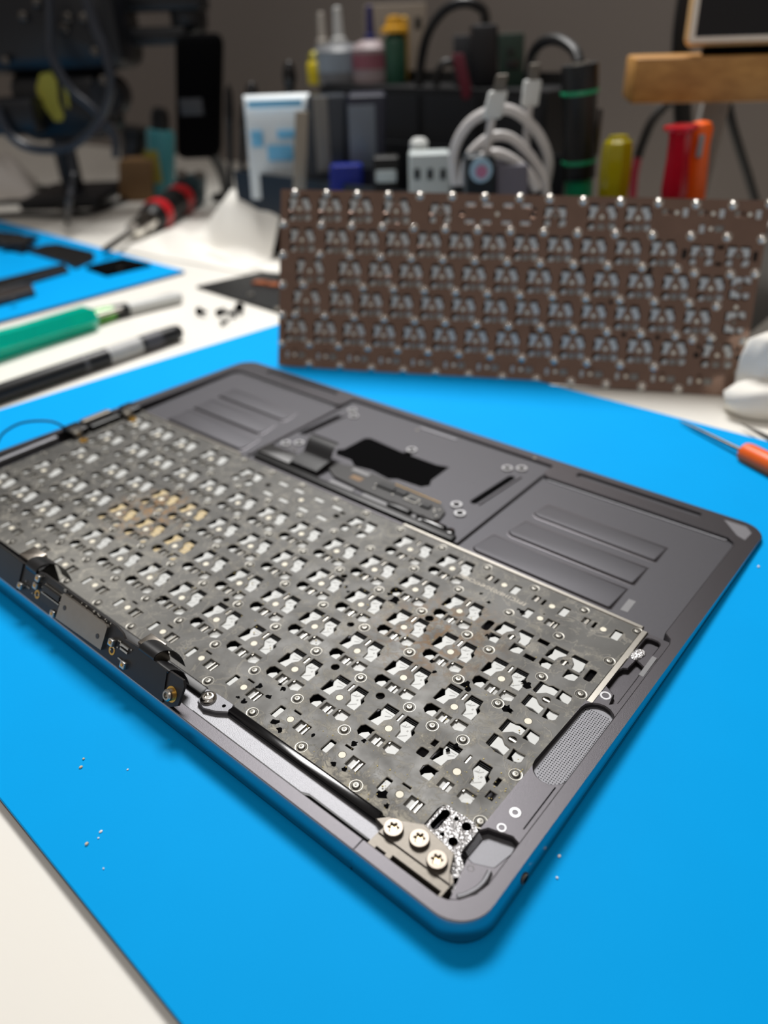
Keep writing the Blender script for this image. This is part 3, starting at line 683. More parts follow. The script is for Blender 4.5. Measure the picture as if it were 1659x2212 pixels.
strip(114.0, 121.0, loop(9.0, 4.2, 15.0), .3, 'flex_cable', flex_m)
def tab(u0, u1, y0, y1, z0, z1, name, mt):
    m = MB(); m.rbox(((u0+u1)/2, (y0+y1)/2, (z0+z1)/2), ((u1-u0)/2, 0, 0), (0, (y1-y0)/2, 0), (0, 0, (z1-z0)/2), .3); return m.build(name, mt, lap)
tab(173.4, 181.6, 7.8, 13.0, HH-2, HH+4.8, 'silver_connector_tab', shield_m)
tab(105.4, 113.6, 6.2, 12.4, HH+6.0, HH+9.4, 'silver_connector_tab', shield_m)
tab(103.5, 116.0, 5.6, 13.0, HH-2, HH+6.0, 'connector_block', black_m)

# front: battery bays, trackpad area
def wedge(u0, u1, v0, w, h=1.0, flip=False):
    m = MB(); r = .9
    top = [(u0+2.2, v0), (u1-.6, v0), (u1, v0+.6), (u1, v0+w), (u0+1.2, v0+w), (u0, v0+2.0), (u0+.6, v0+.6)]
    if flip: top = [(304.2-u, v) for u, v in reversed(top)]
    def zt(u, v): return FL+h*max(.02, 1-max(0, (v-v0-w*.25))/(w*.76))
    P = ccw(top); B_ = [(u, min(v, v0+w)) for u, v in P]
    m.loft([[(q[0], q[1], FL+f*(zt(*b)-FL)) for q, b in zip(offset(P, d), P)] for d, f in ((1.15, -.02), (.7, .08), (.4, .25), (.25, .5))], 1, False, False)
    m.loft([[(q[0], q[1], FL+f*(zt(*b)-FL)) for q, b in zip(offset(P, d), P)] for d, f in ((.25, .5), (.12, .9), (-.15, 1.0))], 0, False, True)
    m.build('battery_rib', [bay_m, alu_m], lap, angle=75)
for fl_ in (False, True):
    wedge(226, 277.6, 160.8, 10.5, .9, fl_); wedge(224.8, 277, 143, 12, .95, fl_); wedge(219.6, 276.4, 125.6, 13.5, 1.0, fl_)
for q in (((216.5, 189.1), (294, 190.2)), ((87.7, 189.1), (10.2, 190.2))):
    m = MB(); m.tube([(q[0][0], q[0][1], FL+.05), (q[1][0], q[1][1], FL+.05)], .45, 8); m.build('fillet_highlight', alul_m, lap)  # lighter metal tube puts the step's bright highlight line into the colour
m = MB(); m.prism([(211.2, 124.5), (213.4, 124.5), (213.6, 190.4), (212.0, 190.4)], FL-.05, 1.9, ch=.4); m.build('bay_divider', bay_m, lap)
m = MB(); m.prism([(90.6, 124.5), (92.6, 124.5), (92.2, 190.4), (90.6, 190.4)], FL-.05, 1.6, ch=.5); m.build('bay_divider', alu_m, lap)
for (a, b) in (((202.5, 181.6), (200.6, 155.2)), ((97.4, 181.6), (95.6, 157.4))):
    m = MB(); m.prism(stadium(a, b, 1.7, 8), FL-.05, FL+.06); m.build('glue_groove', void_m, lap)
    d = 2.6 if a[0] > 150 else 2.2
    m = MB(); m.prism([(a[0]+d, a[1]+3), (b[0]+d, b[1]-1), (b[0]+d+1, b[1]-1), (a[0]+d+1.2, a[1]+3)], FL-.05, FL+.5, ch=.35); m.build('groove_ridge', alu_m, lap)
for u, v in ((196.9, 187.3), (202.2, 191.0), (196.3, 148.2), (201.3, 143.6), (98.9, 191.0), (104.1, 186.4), (97.2, 144.0), (102.4, 148.0), (151.2, 175.2)):
    m = MB(); m.ring(u, v, FL-.05, FL+.75, 2.5, 1.45); m.add([(x, y, FL+.03) for x, y in circ(u, v, 1.45, 16)], [tuple(range(16))], 1); m.build('screw_boss', [ringm_m, void_m], lap)
m = MB(); m.prism([(279.6, 127.6), (282.2, 127.8), (282.0, 135.0), (279.5, 134.8)], FL, FL+.06); m.build('grey_patch', greytab_m, lap)
m = MB(); m.prism([(288.6, 202.4), (296.4, 194.0), (299.8, 192.6), (300.2, 199.2), (297.2, 202.6)], 1.2, lambda u, v: rim(u, v)+.06); m.build('bare_metal_scuff', alul_m, lap)
m = MB(); m.prism(rect(139.5, 196.0, 162.5, 197.4), FL, FL+.35, ch=.15); m.build('lip_ridge', alul_m, lap)
m = MB(); m.lathe((140.0, 194.0, FL), (0, 0, 1), [(0, .9), (.2, .7)], 12); m.build('lip_screw', steel_m, lap)
m = MB(); m.lathe((202.6, 201.6, 1.0), (0, 0, 1), [(0, 1.0), (rim(0, 201)-.9, .8)], 12); m.build('lip_screw', steel_m, lap)
# trackpad board and its cables
tb = [(128.5, 139.5), (131.2, 143.4), (140.8, 146.2), (158.0, 146.2), (174.8, 146.0), (190.4, 144.6), (196.2, 140.4), (197.6, 134.4), (195.6, 132.0), (185.4, 131.8), (172.5, 132.4), (157, 132.6), (139, 133.8)]
m = MB(); m.prism(tb, FL+.3, FL+1.1, ch=.1); TB = m.build('trackpad_board', pcb_m, lap)
def tchip(u, v, a, b, h, mt=chip_m, name='chip'):
    m = MB(); m.prism(rrect(u-a, v-b, u+a, v+b, .2, 2), FL+1.1, FL+1.1+h, ch=.12); m.build(name, mt, TB)
tchip(164.6, 140.4, 4.6, 1.7, .9); tchip(172.6, 140.6, 3.0, 1.7, .8); tchip(180.0, 139.0, 3.0, 1.9, .5, solder_m, 'chip_frame'); tchip(180.0, 139.0, 2.4, 1.3, .8); tchip(187.5, 138.6, 2.2, 1.5, .8)
tchip(146.5, 143.8, 5.0, 1.3, .06, greytab_m, 'board_label'); tchip(148.5, 138.6, 3.2, 1.7, .05, mat('amber_mark', (118, 88, 52), .5), 'amber_mark')
m = MB()
for k in range(24): m.box(166+k*1.05, 144.6-k*.02, FL+1.1, 166.5+k*1.05, 145.2-k*.02, FL+1.16)
g = m.build('test_points', gold_m, TB); g['kind'] = 'stuff'
m = MB()
for u, v in ((191.5, 138.2), (192.4, 136.8), (193.4, 139.2), (184.4, 137.6), (185.0, 139.0), (160.2, 136.0), (158.8, 139.0), (195.0, 134.6), (170, 136.8), (176.4, 137.4)):
    m.box(u, v, FL+1.1, u+.9, v+.6, FL+1.5)
g = m.build('surface_components', solder_m, TB); g['kind'] = 'stuff'
bar(96, 211, 123.6, 127.8, FL-.1, 2.9, 'trackpad_hinge_bar', black_m, .7)
for a, b in ((139.4, 153.6), (158.8, 173.0), (185, 190)):
    m = MB(); m.prism(rect(a, 128.4, b, 132.0), FL, FL+.35, ch=.1); m.build('adhesive_strip', greytab_m, lap)
m = MB(); m.rbox((179.8, 130.2, 2.0), (5.8, 0, 0), (0, 1.6, 0), (0, 0, 1.3), .6); m.build('foam_block', black_m, lap)
m = MB(); m.lathe((191.0, 130.0, FL), (0, 0, 1), [(0, 2.0), (1.5, 2.0), (1.6, 1.2), (1.2, .9), (1.2, .1)], 18); m.rbox((198.4, 129.9, 1.7), (5.4, 0, 0), (0, 1.3, 0), (0, 0, 1.0), .4); m.lathe((206.0, 129.6, FL), (0, 0, 1), [(0, 2.2), (1.3, 2.2), (1.4, 2.0)], 18); m.build('click_switch', blackg_m, lap)
m = MB(); m.rbox((104, 133.0, 2.0), (11, 0, 0), (0, 4.4, 0), (0, 0, .7), .3); m.build('flex_connector', pcb_m, lap)
m = MB()
for k in range(12): m.box(100.5+k*.8, 138+((k*7) % 5)*.6, 2.6, 101.0+k*.8, 138.6+((k*7) % 5)*.6, 3.1)
g = m.build('surface_components', solder_m, lap); g['kind'] = 'stuff'
# the ribbon that folds up and over
m = MB(); n = 16; prev = None
def ribbon(t): # centre line in (v, z): from the bar up, over and down again
    if t < .45: s_ = t/.45; return (130.5+9*s_, 3.0+1.2*math.sin(s_*math.pi*.5))
    s_ = (t-.45)/.55; return (139.5+10.5*s_, 4.2+4.2*math.sin(s_*math.pi*.62))
for k in range(n):
    a, b = ribbon(k/n), ribbon((k+1)/n); sk0, sk1 = -7*max(0, k/n-.45), -7*max(0, (k+1)/n-.45)
    for dz, fl_ in ((0, 1), (-.2, -1)):
        q = [(114.5+sk0, a[0], a[1]+dz), (131.5+sk0, a[0], a[1]+dz), (131.5+sk1, b[0], b[1]+dz), (114.5+sk1, b[0], b[1]+dz)]
        m.add(q if fl_ > 0 else q[::-1], [(0, 1, 2, 3)])
m.build('flex_cable', flex_m, lap)

# hardware on the far short edge
m = MB(); m.rbox((8.2, 40, 5.4), (0, 34, 0), (1.4, 0, 0), (0, 0, 1.4), .5); m.build('edge_rail', alul_m, lap)
m = MB(); m.rbox((7.4, 84.5, 5.6), (5.4, 0, 0), (0, 4.4, 0), (0, 0, 1.7), .7); m.build('cable_clamp', black_m, lap)
m = MB(); m.rbox((8.4, 116.0, 5.0), (5.0, 0, 0), (0, 3.6, 0), (0, 0, 2.0), .7); m.build('cable_clamp', black_m, lap)
for u, v in ((11.5, 83.0), (13.0, 111.5)):
    m = MB(); m.lathe((u, v, 5.4), (0, 0, 1), [(0, 2.8), (1.6, 2.8), (2.2, 2.3), (2.2, 1.2), (1.5, 1.0), (1.5, .1)], 20); m.build('clamp_screw', steel_m, lap)
for u, v in ((18.5, 82.0), (17.6, 111.0)):
    m = MB(); m.ring(u, v, 3.7, 4.6, 2.0, .8); m.build('brass_eyelet', gold_m, lap)
m = MB(); m.rbox((4.8, 98, 6.2), (0, 8.5, 0), (2.2, 0, 0), (0, 0, 1.6), .8); m.build('silver_guide', nickel_m, lap)
m = MB(); m.rbox((10.5, 99, 5.0), (0, 8.5, 0), (2.6, 0, 0), (0, 0, 1.6), .6); m.build('black_port_block', black_m, lap)
m = MB(); m.tube([(6, 81, 7), (2, 76, 12), (-6, 66, 13), (-12, 58, 9), (-14, 54, 4)], .55, 6); m.build('antenna_wire', black_m, lap)

# ------------------------------------------------------------------ the second keyboard, standing behind
YAW, ROLL, LEAN, SC = math.radians(27.52), math.radians(-.75), math.radians(19.0), .94
e = Vector((math.cos(YAW)*math.cos(ROLL), math.sin(YAW)*math.cos(ROLL), math.sin(ROLL)))
nb = Vector((-math.sin(YAW), math.cos(YAW), 0)); u0 = e.cross(nb)
if u0.z < 0: u0 = -u0
upv = (u0*math.cos(LEAN)+nb*math.sin(LEAN)).normalized(); nrm = e.cross(upv).normalized()
kb = thing('spare_keyboard', 'clean spare keyboard assembly standing on its long edge, steel back showing', 'keyboard', (19.3, 212.5, 0.6))
kb.matrix_world = Matrix(((e.x*SC, upv.x*SC, nrm.x*SC, 19.3*S), (e.y*SC, upv.y*SC, nrm.y*SC, 212.5*S), (e.z*SC, upv.z*SC, nrm.z*SC, .6*S), (0, 0, 0, 1)))
O0 = (12.0, 13.4)
m = MB(); m.plate([(u-O0[0], v-O0[1]) for u, v in [(12, 13.4), (290.8, 13.4), (290.8, 119), (12, 119)]], [[(u-O0[0], v-O0[1]) for u, v in h] for h in plate_holes()], -.35, 0, .13)
me = m.mesh('plate', [newplate_m]); KP = bpy.data.objects.new('plate', me); col.objects.link(KP); KP.parent = kb
keyboard_parts(KP, 0, O0, True, lambda *a: None)
rm2 = rivet_mesh(True)
for u, v in RIV: inst('stud', rm2, KP, (u-O0[0], v-O0[1], 0))
m = MB(); m.prism([(0.3, .3), (278.5, .3), (278.5, 105.3), (.3, 105.3)], -2.9, -2.55)
o = bpy.data.objects.new('front_cover', m.mesh('front_cover', [black_m])); col.objects.link(o); o.parent = kb

# ------------------------------------------------------------------ small things on the bench
teal_m = mat('teal_clear', (0, 205, 180), .1, trans=.45, var=.1); green_m = mat('green_clear', (120, 205, 90), .15, trans=.4)
red_m = mat('red_plastic', (190, 30, 38), .35); orange_m = mat('orange_plastic', (240, 96, 18), .4)
paper_m = mat('paper', (236, 233, 225), .8, var=.04, nscale=60, bump=.3, bscale=200)
dsteel_m = mat('dark_steel', (92, 88, 84), .35, 1.0)
greyp_m = mat('grey_plastic', (140, 140, 142), .5); label_m = mat('grey_label_print', (168, 168, 166), .5, var=.2, nscale=200)
def axis_tool(name, label, cat, p0, p1, parts, group=None):
    """a tool lying from p0 to p1; parts = (name, material, profile as (fraction of length, radius), sides)"""
    p0, p1 = Vector(p0), Vector(p1); d = (p1-p0); Lg = d.length; d.normalize()
    t = thing(name, label, cat, tuple(p0), group)
    for nm, mt, prof, n in parts:
        m = MB(); m.lathe(p0, d, [(f*Lg, max(r, .03)) for f, r in prof], n); m.build(nm, mt, t, angle=40 if n > 8 else 20)
    return t
a = onz(-70, 767, DESK+9); b = onz(392, 643, DESK+9)
a = Vector((-142, 92, DESK+9.3)); b = Vector((-150, 262, DESK+5))
axis_tool('screwdriver', 'screwdriver with a clear teal ribbed handle on the bench', 'screwdriver', (-143, 86, DESK+9.6), (-148, 262, DESK+6),
          [('handle', teal_m, [(0, 7), (.02, 9.2), (.12, 9.4), (.3, 8.6), (.5, 9.3), (.575, 9.4), (.595, 7.5), (.6, 3)], 6),
           ('shaft', steel_m, [(.6, 1.6), (.97, 1.5), (1, .8)], 12)])
axis_tool('screwdriver', 'slim screwdriver with a green clear handle, black collar and white sleeve', 'screwdriver', (-171, 110, DESK+5.5), (-140, 262, DESK+4.6),
          [('grip', black_m, [(0, 5), (.35, 5.2), (.42, 5.2)], 12), ('handle', green_m, [(.42, 5.2), (.5, 5.6), (.62, 5.4), (.66, 4.8)], 12),
           ('collar', black_m, [(.66, 5.2), (.72, 5.0), (.73, 4.4)], 16), ('sleeve', white_m, [(.73, 4.2), (.99, 4.2), (1, 3.6)], 16)])
axis_tool('marker_pen', 'black marker pen with a grey printed label lying beside the laptop mat', 'pen', (-77, 72, DESK+5.6), (-75, 212, DESK+5.6),
          [('barrel', black_m, [(0, 4.6), (.01, 5.2), (.6, 5.4), (.77, 5.38)], 20), ('logo_band', mat('print_grey', (70, 70, 72), .5), [(.475, 5.45), (.495, 5.45)], 20),
           ('label', label_m, [(.60, 5.42), (.77, 5.42)], 20), ('cap', black_m, [(.77, 5.5), (.96, 5.2), (.99, 4.6), (1, 3.2)], 20), ('cap_print', mat('cap_grey', (64, 64, 70), .5, var=.3, nscale=400), [(.79, 5.56), (.88, 5.52)], 20)])
axis_tool('ratchet_driver', 'black driver with two red grip rings and a chrome neck by the crumpled paper', 'screwdriver', (-300, 300, DESK+10), (-424, 490, DESK+15),
          [('bit', dsteel_m, [(0, 2.6), (.03, 3.0), (.3, 3.0)], 10), ('neck', chrome_m, [(.28, 3), (.30, 8), (.36, 9), (.38, 7), (.42, 9.5), (.48, 9.5)], 20),
           ('handle', black_m, [(.48, 9), (.52, 14), (.62, 15.5), (.9, 15.5), (.98, 13.5), (1, 9)], 20), ('grip_ring', red_m, [(.55, 15.2), (.58, 16), (.61, 16), (.62, 15.5)], 20), ('grip_ring', red_m, [(.83, 15.6), (.84, 16.2), (.91, 16.2), (.92, 15.6)], 20)])
axis_tool('probe', 'thin dark probe with an orange handle at the mat edge', 'probe', (240.6, 278.4, 1.6), (327, 238, 5.2),
          [('needle', dsteel_m, [(0, .3), (.1, .8), (.42, 1.1)], 10), ('handle', orange_m, [(.41, 2.2), (.42, 4.4), (.44, 4.8), (.95, 4.8), (.99, 4), (1, 2)], 18)])
axis_tool('probe', 'plain dark steel probe pointing off the white bench edge behind the orange one', 'probe', (264.5, 297, DESK+2.6), (340, 246, DESK+9.5),
          [('needle', dsteel_m, [(0, .3), (.15, 1.1), (.3, 1.6)], 10), ('handle', black_m, [(.3, 1.6), (.36, 2.6), (.97, 2.6), (1, 2)], 14)])
for k, (px, py, s_) in enumerate(((437, 682, 1.0), (478, 680, .9), (498, 686, 1.1), (520, 676, 1.15), (486, 702, .7))):
    s_ *= 1.5; p = onz(px, py, DESK); m = MB(); d = Vector((math.cos(k*1.9), math.sin(k*1.9), .12)).normalized()
    c0 = p+Vector((0, 0, 2.1*s_))
    m.lathe(c0-d*2.6*s_, d, [(0, 1.5*s_), (.25*s_, 2.05*s_), (1.0*s_, 2.0*s_), (1.05*s_, .95*s_), (5.6*s_, .9*s_), (6*s_, .5*s_)], 12)
    tag(m.build('case_screw', void_m, loc=(p.x, p.y, DESK)), 'tiny black case screw loose on the white bench near the black panel', 'screw', 'loose case screws')
# black panel half hidden behind the spare keyboard
t = thing('black_metal_cover', 'thin black panel with copper pads sticking out behind the spare keyboard', 'panel', (-100, 300, DESK))
m = MB(); m.prism([(-161, 293), (-148, 352), (-60, 380), (10, 300), (-57, 287)], DESK, DESK+2.2, ch=.3); m.build('panel', black_m, t)
cop_m = mat('copper', (190, 110, 70), .35, 1.0)
for px, py in ((563, 612), (592, 616)):
    p = onz(px, py, DESK+2.2); m = MB(); m.rbox(p+Vector((0, 0, .8)), (5.5, 2, 0), (-1.4, 4, 0), (0, 0, .9), .5); m.build('copper_pad', cop_m, t)
for px, py in ((542, 638), (600, 668)):
    p = onz(px, py, DESK+2.2); m = MB(); m.lathe(p, (0, 0, 1), [(0, 2.4), (1.2, 2.3), (1.4, 1.2), (.9, .9), (.9, .1)], 16); m.build('panel_screw', steel_m, t)
# crumpled paper against the black box
def sheet(name, label, cat, fn, nu, nv, mt, loc, th=.5):
    m = MB(); vs = [fn(i/nu, j/nv) for j in range(nv+1) for i in range(nu+1)]; o = len(vs)
    f = [(j*(nu+1)+i, j*(nu+1)+i+1, (j+1)*(nu+1)+i+1, (j+1)*(nu+1)+i) for j in range(nv) for i in range(nu)]
    m.add(vs, f); m.add([(x, y, z-th) for x, y, z in vs], [tuple(reversed(q)) for q in f])
    return tag(m.build(name, mt, loc=loc, angle=70), label, cat)
def crumple(s_, t_):
    u = -330+s_*170-t_*20; v = 330+t_*72+s_*14
    z = DESK+.8+7*abs(math.sin(s_*7+t_*4))*(.3+t_)*min(1, 6*min(s_, 1-s_, t_, 1-t_)+.1)
    if t_ > .55: z += (t_-.55)/.45*48*min(1, max(0, (s_-.3)*3.2))
    return (u, v, z)
sheet('paper_towel', 'crumpled white paper towel leaning against the black tool box', 'paper', crumple, 36, 30, paper_m, (-245, 370, DESK))
def crumple2(s_, t_):
    u = -250+s_*130; v = 352+t_*34+s_*6
    z = DESK+.8+6*max(0, math.sin(s_*5+t_*3))*min(1, 5*min(s_, 1-s_, t_, 1-t_)+.05)
    return (u, v, z)
sheet('paper_towel', 'flat white paper towel spread in front of the black tool box', 'paper', crumple2, 24, 14, paper_m, (-185, 365, DESK))
# folded white cloth at the foot of the spare keyboard
t = thing('folded_cloth', 'folded white cloth bundle propping the end of the spare keyboard', 'cloth', (262, 332, DESK))
m = MB(); X, Y = Vector((.86, .5, 0)), Vector((-.5, .86, 0))
c = Vector((281, 327, DESK))
L = []
for z, s_ in ((0, .8), (1.5, 1.0), (9, 1.06), (13, 1.0), (16, .86), (17.5, .6)):
    L.append([c+X*(34*s_*math.cos(a)*(1+.1*math.sin(3*a+z*.3)))+Y*(13*s_*math.sin(a)*(1+.12*math.sin(4*a)))+UP*(z+1.2*math.sin(3*a+1)*(z/17)) for a in [2*math.pi*k/40 for k in range(40)]])
m.loft(L); m.build('lower_fold', paper_m, t, angle=80)
m = MB(); c = Vector((278, 337, DESK)); L = []
for z, s_ in ((0, .9), (4, 1.0), (26, 1.02), (36, .95), (40, .7)):
    L.append([c+X*(30*s_*math.cos(a)*(1+.06*math.sin(5*a)))+Y*(9*s_*math.sin(a)*(1+.1*math.sin(3*a+z*.1)))+UP*(z+.6*math.sin(2*a)*(z/36)) for a in [2*math.pi*k/40 for k in range(40)]])
m.loft(L); m.build('upper_fold', paper_m, t, angle=80)

# black laptop parts on the second mat
def flat(name, label, cat, pxs, h, mt, extra=None, z=0.0):
    pts = [onz(px, py, z) for px, py in pxs]; c = sum(pts, Vector())/len(pts)
    t = thing(name, label, cat, (c.x, c.y, z))
    m = MB(); m.prism([(p.x, p.y) for p in pts], z, z+h, ch=min(.4, h*.3)); m.build('body', mt, t)
    if extra: extra(t, c)
    return t
def screws_on(pxs, h):
    def fn(t, c):
        for px, py in pxs:
            p = onz(px, py, h); m = MB(); m.lathe(p, (0, 0, 1), [(0, 2.6), (.5, 2.5), (.6, 1.4), (.3, 1.2), (.3, .1)], 14); m.build('screw', dsteel_m, t)
    return fn
flat('bracket_plate', 'wide black bracket plate lying across the second blue mat', 'bracket', [(58, 545), (100, 533), (127, 531), (202, 549), (206, 560), (196, 568), (164, 582), (140, 570)], 2.5, black_m, screws_on([(120, 545), (180, 560)], 2.5))
flat('battery_cell', 'flat rectangular black cell near the tip of the second mat', 'battery', [(187, 582), (266, 563), (326, 576), (232, 598)], 3.0, void_m, screws_on([(260, 580)], 3.0))
flat('cable_strip', 'long narrow black strip running along the second mat', 'strip', [(-60, 632), (0, 612), (140, 577), (150, 590), (0, 634), (-60, 654)], 3.5, black_m, screws_on([(60, 606)], 3.5))
flat('speaker_bar', 'brownish black bar at the near side of the second mat', 'bar', [(-60, 662), (0, 640), (72, 624), (78, 640), (0, 662), (-60, 682)], 5, mat('brown_black', (44, 38, 36), .5), screws_on([(30, 646)], 5))
def lumps(t, c):
    for k in range(7):
        p = onz(5+k*9, 520+(k % 3)*7, 3); m = MB(); m.rbox(p+UP*2.0, (9-(k % 3)*2, 3, 0), (-2, 6, 0), (0, 0, 2.2), 1.0); m.build('module', [black_m, dsteel_m, chip_m][k % 3], t)
flat('speaker_module', 'lumpy black speaker module with shiny dents beside the bracket plate', 'speaker', [(-70, 515), (0, 506), (48, 510), (78, 530), (52, 550), (0, 538), (-70, 545)], 3, black_m, lumps)
# crumbs on the laptop mat
crumb_m = mat('crumb', (205, 190, 165), .7, var=.3); crumbw_m = mat('white_crumb', (235, 235, 235), .6)
for k, (px, py, r, w) in enumerate(((175, 1658, .45, 0), (188, 1824, .5, 0), (218, 1797, .35, 1), (213, 1811, .28, 1), (224, 1877, .3, 1), (276, 1663, .28, 1), (1208, 1850, .4, 1), (1203, 1897, .4, 1), (1638, 1225, .5, 1), (181, 1640, .4, 0), (445, 1545, .4, 0))):
    p = onz(px, py, 0); m = MB(); rr_ = random.Random(k)
    m.lathe((p.x, p.y, 0), (0, 0, 1), [(0, r*.7), (r*.5, r*rr_.uniform(.8, 1.1)), (r, r*.7), (r*1.2, .05)], 7, sx=rr_.uniform(.7, 1.4))
    tag(m.build('crumb', crumbw_m if w else crumb_m, loc=(p.x, p.y, 0)), 'tiny white speck on the laptop repair mat' if w else 'tiny tan grain of dirt on the laptop repair mat', 'crumb', 'white specks on the blue mat' if w else 'tan grains on the blue mat')

# ------------------------------------------------------------------ black tool box behind the spare keyboard
tb_m = mat('tool_box_black', (20, 23, 28), .38, var=.15)
t = thing('tool_box', 'long open black tool box standing behind the spare keyboard', 'tool box', (-60, 470, DESK))
def wall_(u0, v0, u1, v1, z1, name):
    m = MB(); m.box(u0, v0, DESK, u1, v1, z1); m.build(name, tb_m, t)
U0, U1, V0, V1, ZT = -232, 225, 405, 520, 64
wall_(U0, V0, U1, V0+3, ZT, 'front_wall'); wall_(U0, V1-3, 40, V1, ZT+16, 'rear_wall')
wall_(U0, V0+3, U0+3, V1-3, ZT, 'end_wall'); wall_(U1-3, V0+3, U1, V1-3, ZT, 'end_wall'); wall_(U0+3, V0+3, U1-3, V1-3, DESK+3, 'bottom')
for u in (-30, 80): wall_(u, V0+3, u+2.5, V1-3, ZT-8, 'partition')
BOT = DESK+3
def dhv(px, v, py=150):                    # horizontal distance at which pixel column px meets the plane v = const
    d = ray(px, py); t = (v-CAM[1])/d.y; return t*(d.x*FH.x+d.y*FH.y)
def stand_tool(name, label, cat, px0, py0, px1, py1, dh, parts, group=None, zb=BOT, v=None):
    """a tool standing with its visible axis from (px0, py0) at the bottom to (px1, py1) at the top; it reaches down to zb"""
    k_ = 1.0
    if v: k_ = dhv((px0+px1)/2, v)/dh; dh *= k_
    b_, t_ = bg(px0, py0, dh), bg(px1, py1, dh); d = (t_-b_).normalized(); L0 = (t_-b_).length
    ext = max(0, (b_.z-zb)/max(d.z, .2)); p0 = b_-d*ext
    th_ = thing(name, label, cat, tuple(p0), group)
    for nm, mt, prof, n in parts:           # profile measured in mm from the visible bottom; negative goes to the hidden foot
        m = MB(); m.lathe(p0, d, [((ext+f*L0) if f >= 0 else 0.0, max(r*k_, .03)) for f, r in prof], n); m.build(nm, mt, th_, angle=40 if n > 8 else 20)
    return th_
yel_m = mat('yellow_clear', (190, 176, 20), .14, trans=.45); redc_m = mat('red_clear', (190, 20, 42), .14, trans=.3)
emer_m = mat('emerald_plastic', (20, 140, 96), .35)
stand_tool('screwdriver', 'screwdriver with a clear yellow fluted handle standing in the tool box', 'screwdriver', 1322, 440, 1336, 296, 500, v=428, parts=
           [('shaft', steel_m, [(-1, 2), (0, 2)], 10), ('handle', yel_m, [(-.0, 7), (.05, 9.2), (.5, 10), (.85, 9.6), (.94, 8.6), (1, 5)], 8), ('end_cap', yel_m, [(.95, 6), (1.02, 5.8), (1.03, 3)], 12)])
stand_tool('screwdriver', 'screwdriver with a clear red flanged handle standing behind the spare keyboard', 'screwdriver', 1452, 450, 1472, 270, 480, v=424, parts=
           [('shaft', steel_m, [(-1, 2), (0, 2)], 10), ('handle', redc_m, [(0, 7), (.25, 8), (.6, 6.8), (.88, 6.6), (.93, 7.4)], 8), ('flange', redc_m, [(.93, 7.4), (.95, 9.6), (.99, 9.8), (1.0, 8.6)], 20)])
th_ = stand_tool('screwdriver', 'solid orange plastic handle with a hanging slot, standing upright', 'tool handle', 1494, 450, 1515, 262, 490, v=442, parts=
           [('shaft', steel_m, [(-1, 2), (0, 2)], 10), ('handle', orange_m, [(0, 6.4), (.1, 7.2), (.75, 6.2), (.92, 7.2), (.98, 5.6), (1, 3)], 20)])
_d = dhv(1503, 442); p = bg(1503, 312, _d)-FH*7.6; m = MB(); m.rbox(p, AH*1.9, UP*6.5, FH*1.0, .9); m.build('hanging_slot', greyp_m, th_)
tl = stand_tool('flashlight', 'black flashlight with green rubber bands and green base standing upright', 'flashlight', 1250, 440, 1253, 138, 520, v=438, parts=
           [('foot', emer_m, [(-1, 7), (0, 8.6), (.2, 9), (.21, 8)], 10), ('barrel', black_m, [(.2, 10.4), (.42, 10.4), (.5, 9.8), (.78, 10.2), (.8, 10.9), (1, 10.9)], 24), ('bezel', steel_m, [(1, 5.4), (1.012, 5.2)], 16),
            ('rubber_band', emer_m, [(.80, 11.1), (.815, 11.6), (.83, 11.1)], 24), ('rubber_band', emer_m, [(.31, 10.6), (.325, 11.0), (.34, 10.6)], 24)])
p = bg(1292, 285, dhv(1252, 438)); m = MB(); m.rbox(p, AH*1.4+UP*-.3, FH*2.5, UP*14, .9); m.build('pocket_clip', dsteel_m, tl)
# white charging cable: coil and two plugs
usb_m = mat('white_cable', (196, 193, 192), .4)
t = thing('charging_cable', 'coiled white charging cable with two upright plugs', 'cable', tuple(bg(1090, 430, 545)))
def pts_bg(lst, dh): return [bg(x, y, dh+dz) for x, y, dz in lst]
m = MB(); m.tube(pts_bg([(985, 400, 10), (980, 330, 10), (1010, 270, 8), (1060, 240, 6), (1110, 240, 6), (1160, 285, 6), (1185, 345, 8), (1178, 400, 10)], 548), 3.4, 10); m.build('outer_coil', usb_m, t)
m = MB(); m.tube(pts_bg([(1000, 400, 4), (1012, 340, 4), (1055, 298, 4), (1100, 296, 4), (1140, 330, 4), (1172, 380, 4), (1180, 420, 4)], 540), 3.2, 10); m.build('middle_coil', usb_m, t)
m = MB(); m.tube(pts_bg([(1040, 342, 0), (1070, 332, 0), (1105, 345, 0), (1140, 375, 0), (1160, 410, 0)], 532), 3.6, 10); m.build('inner_coil', usb_m, t)
def plug(x0, y0, x1, y1, x2, y2, dh, w):
    a_, b_, c_ = bg(x0, y0, dh), bg(x1, y1, dh), bg(x2, y2, dh)
    m = MB(); m.tube([a_, (a_+b_)/2, b_], 2.6, 10, sub=2); m.build('cable_end', usb_m, t)
    d = (c_-b_).normalized(); sx_ = AH
    m = MB(); m.rbox((b_+c_)/2, sx_*w, FH*3.4, d*((c_-b_).length/2), 1.6); m.build('plug_boot', white_m, t)
    m = MB(); m.rbox(c_+d*4, sx_*(w*.62), FH*2.2, d*5.0, 1.0); m.build('plug_tip', nickel_m, t)
plug(1050, 340, 1062, 256, 1077, 196, 530, 5.8); plug(1135, 330, 1143, 230, 1151, 172, 560, 5.6)
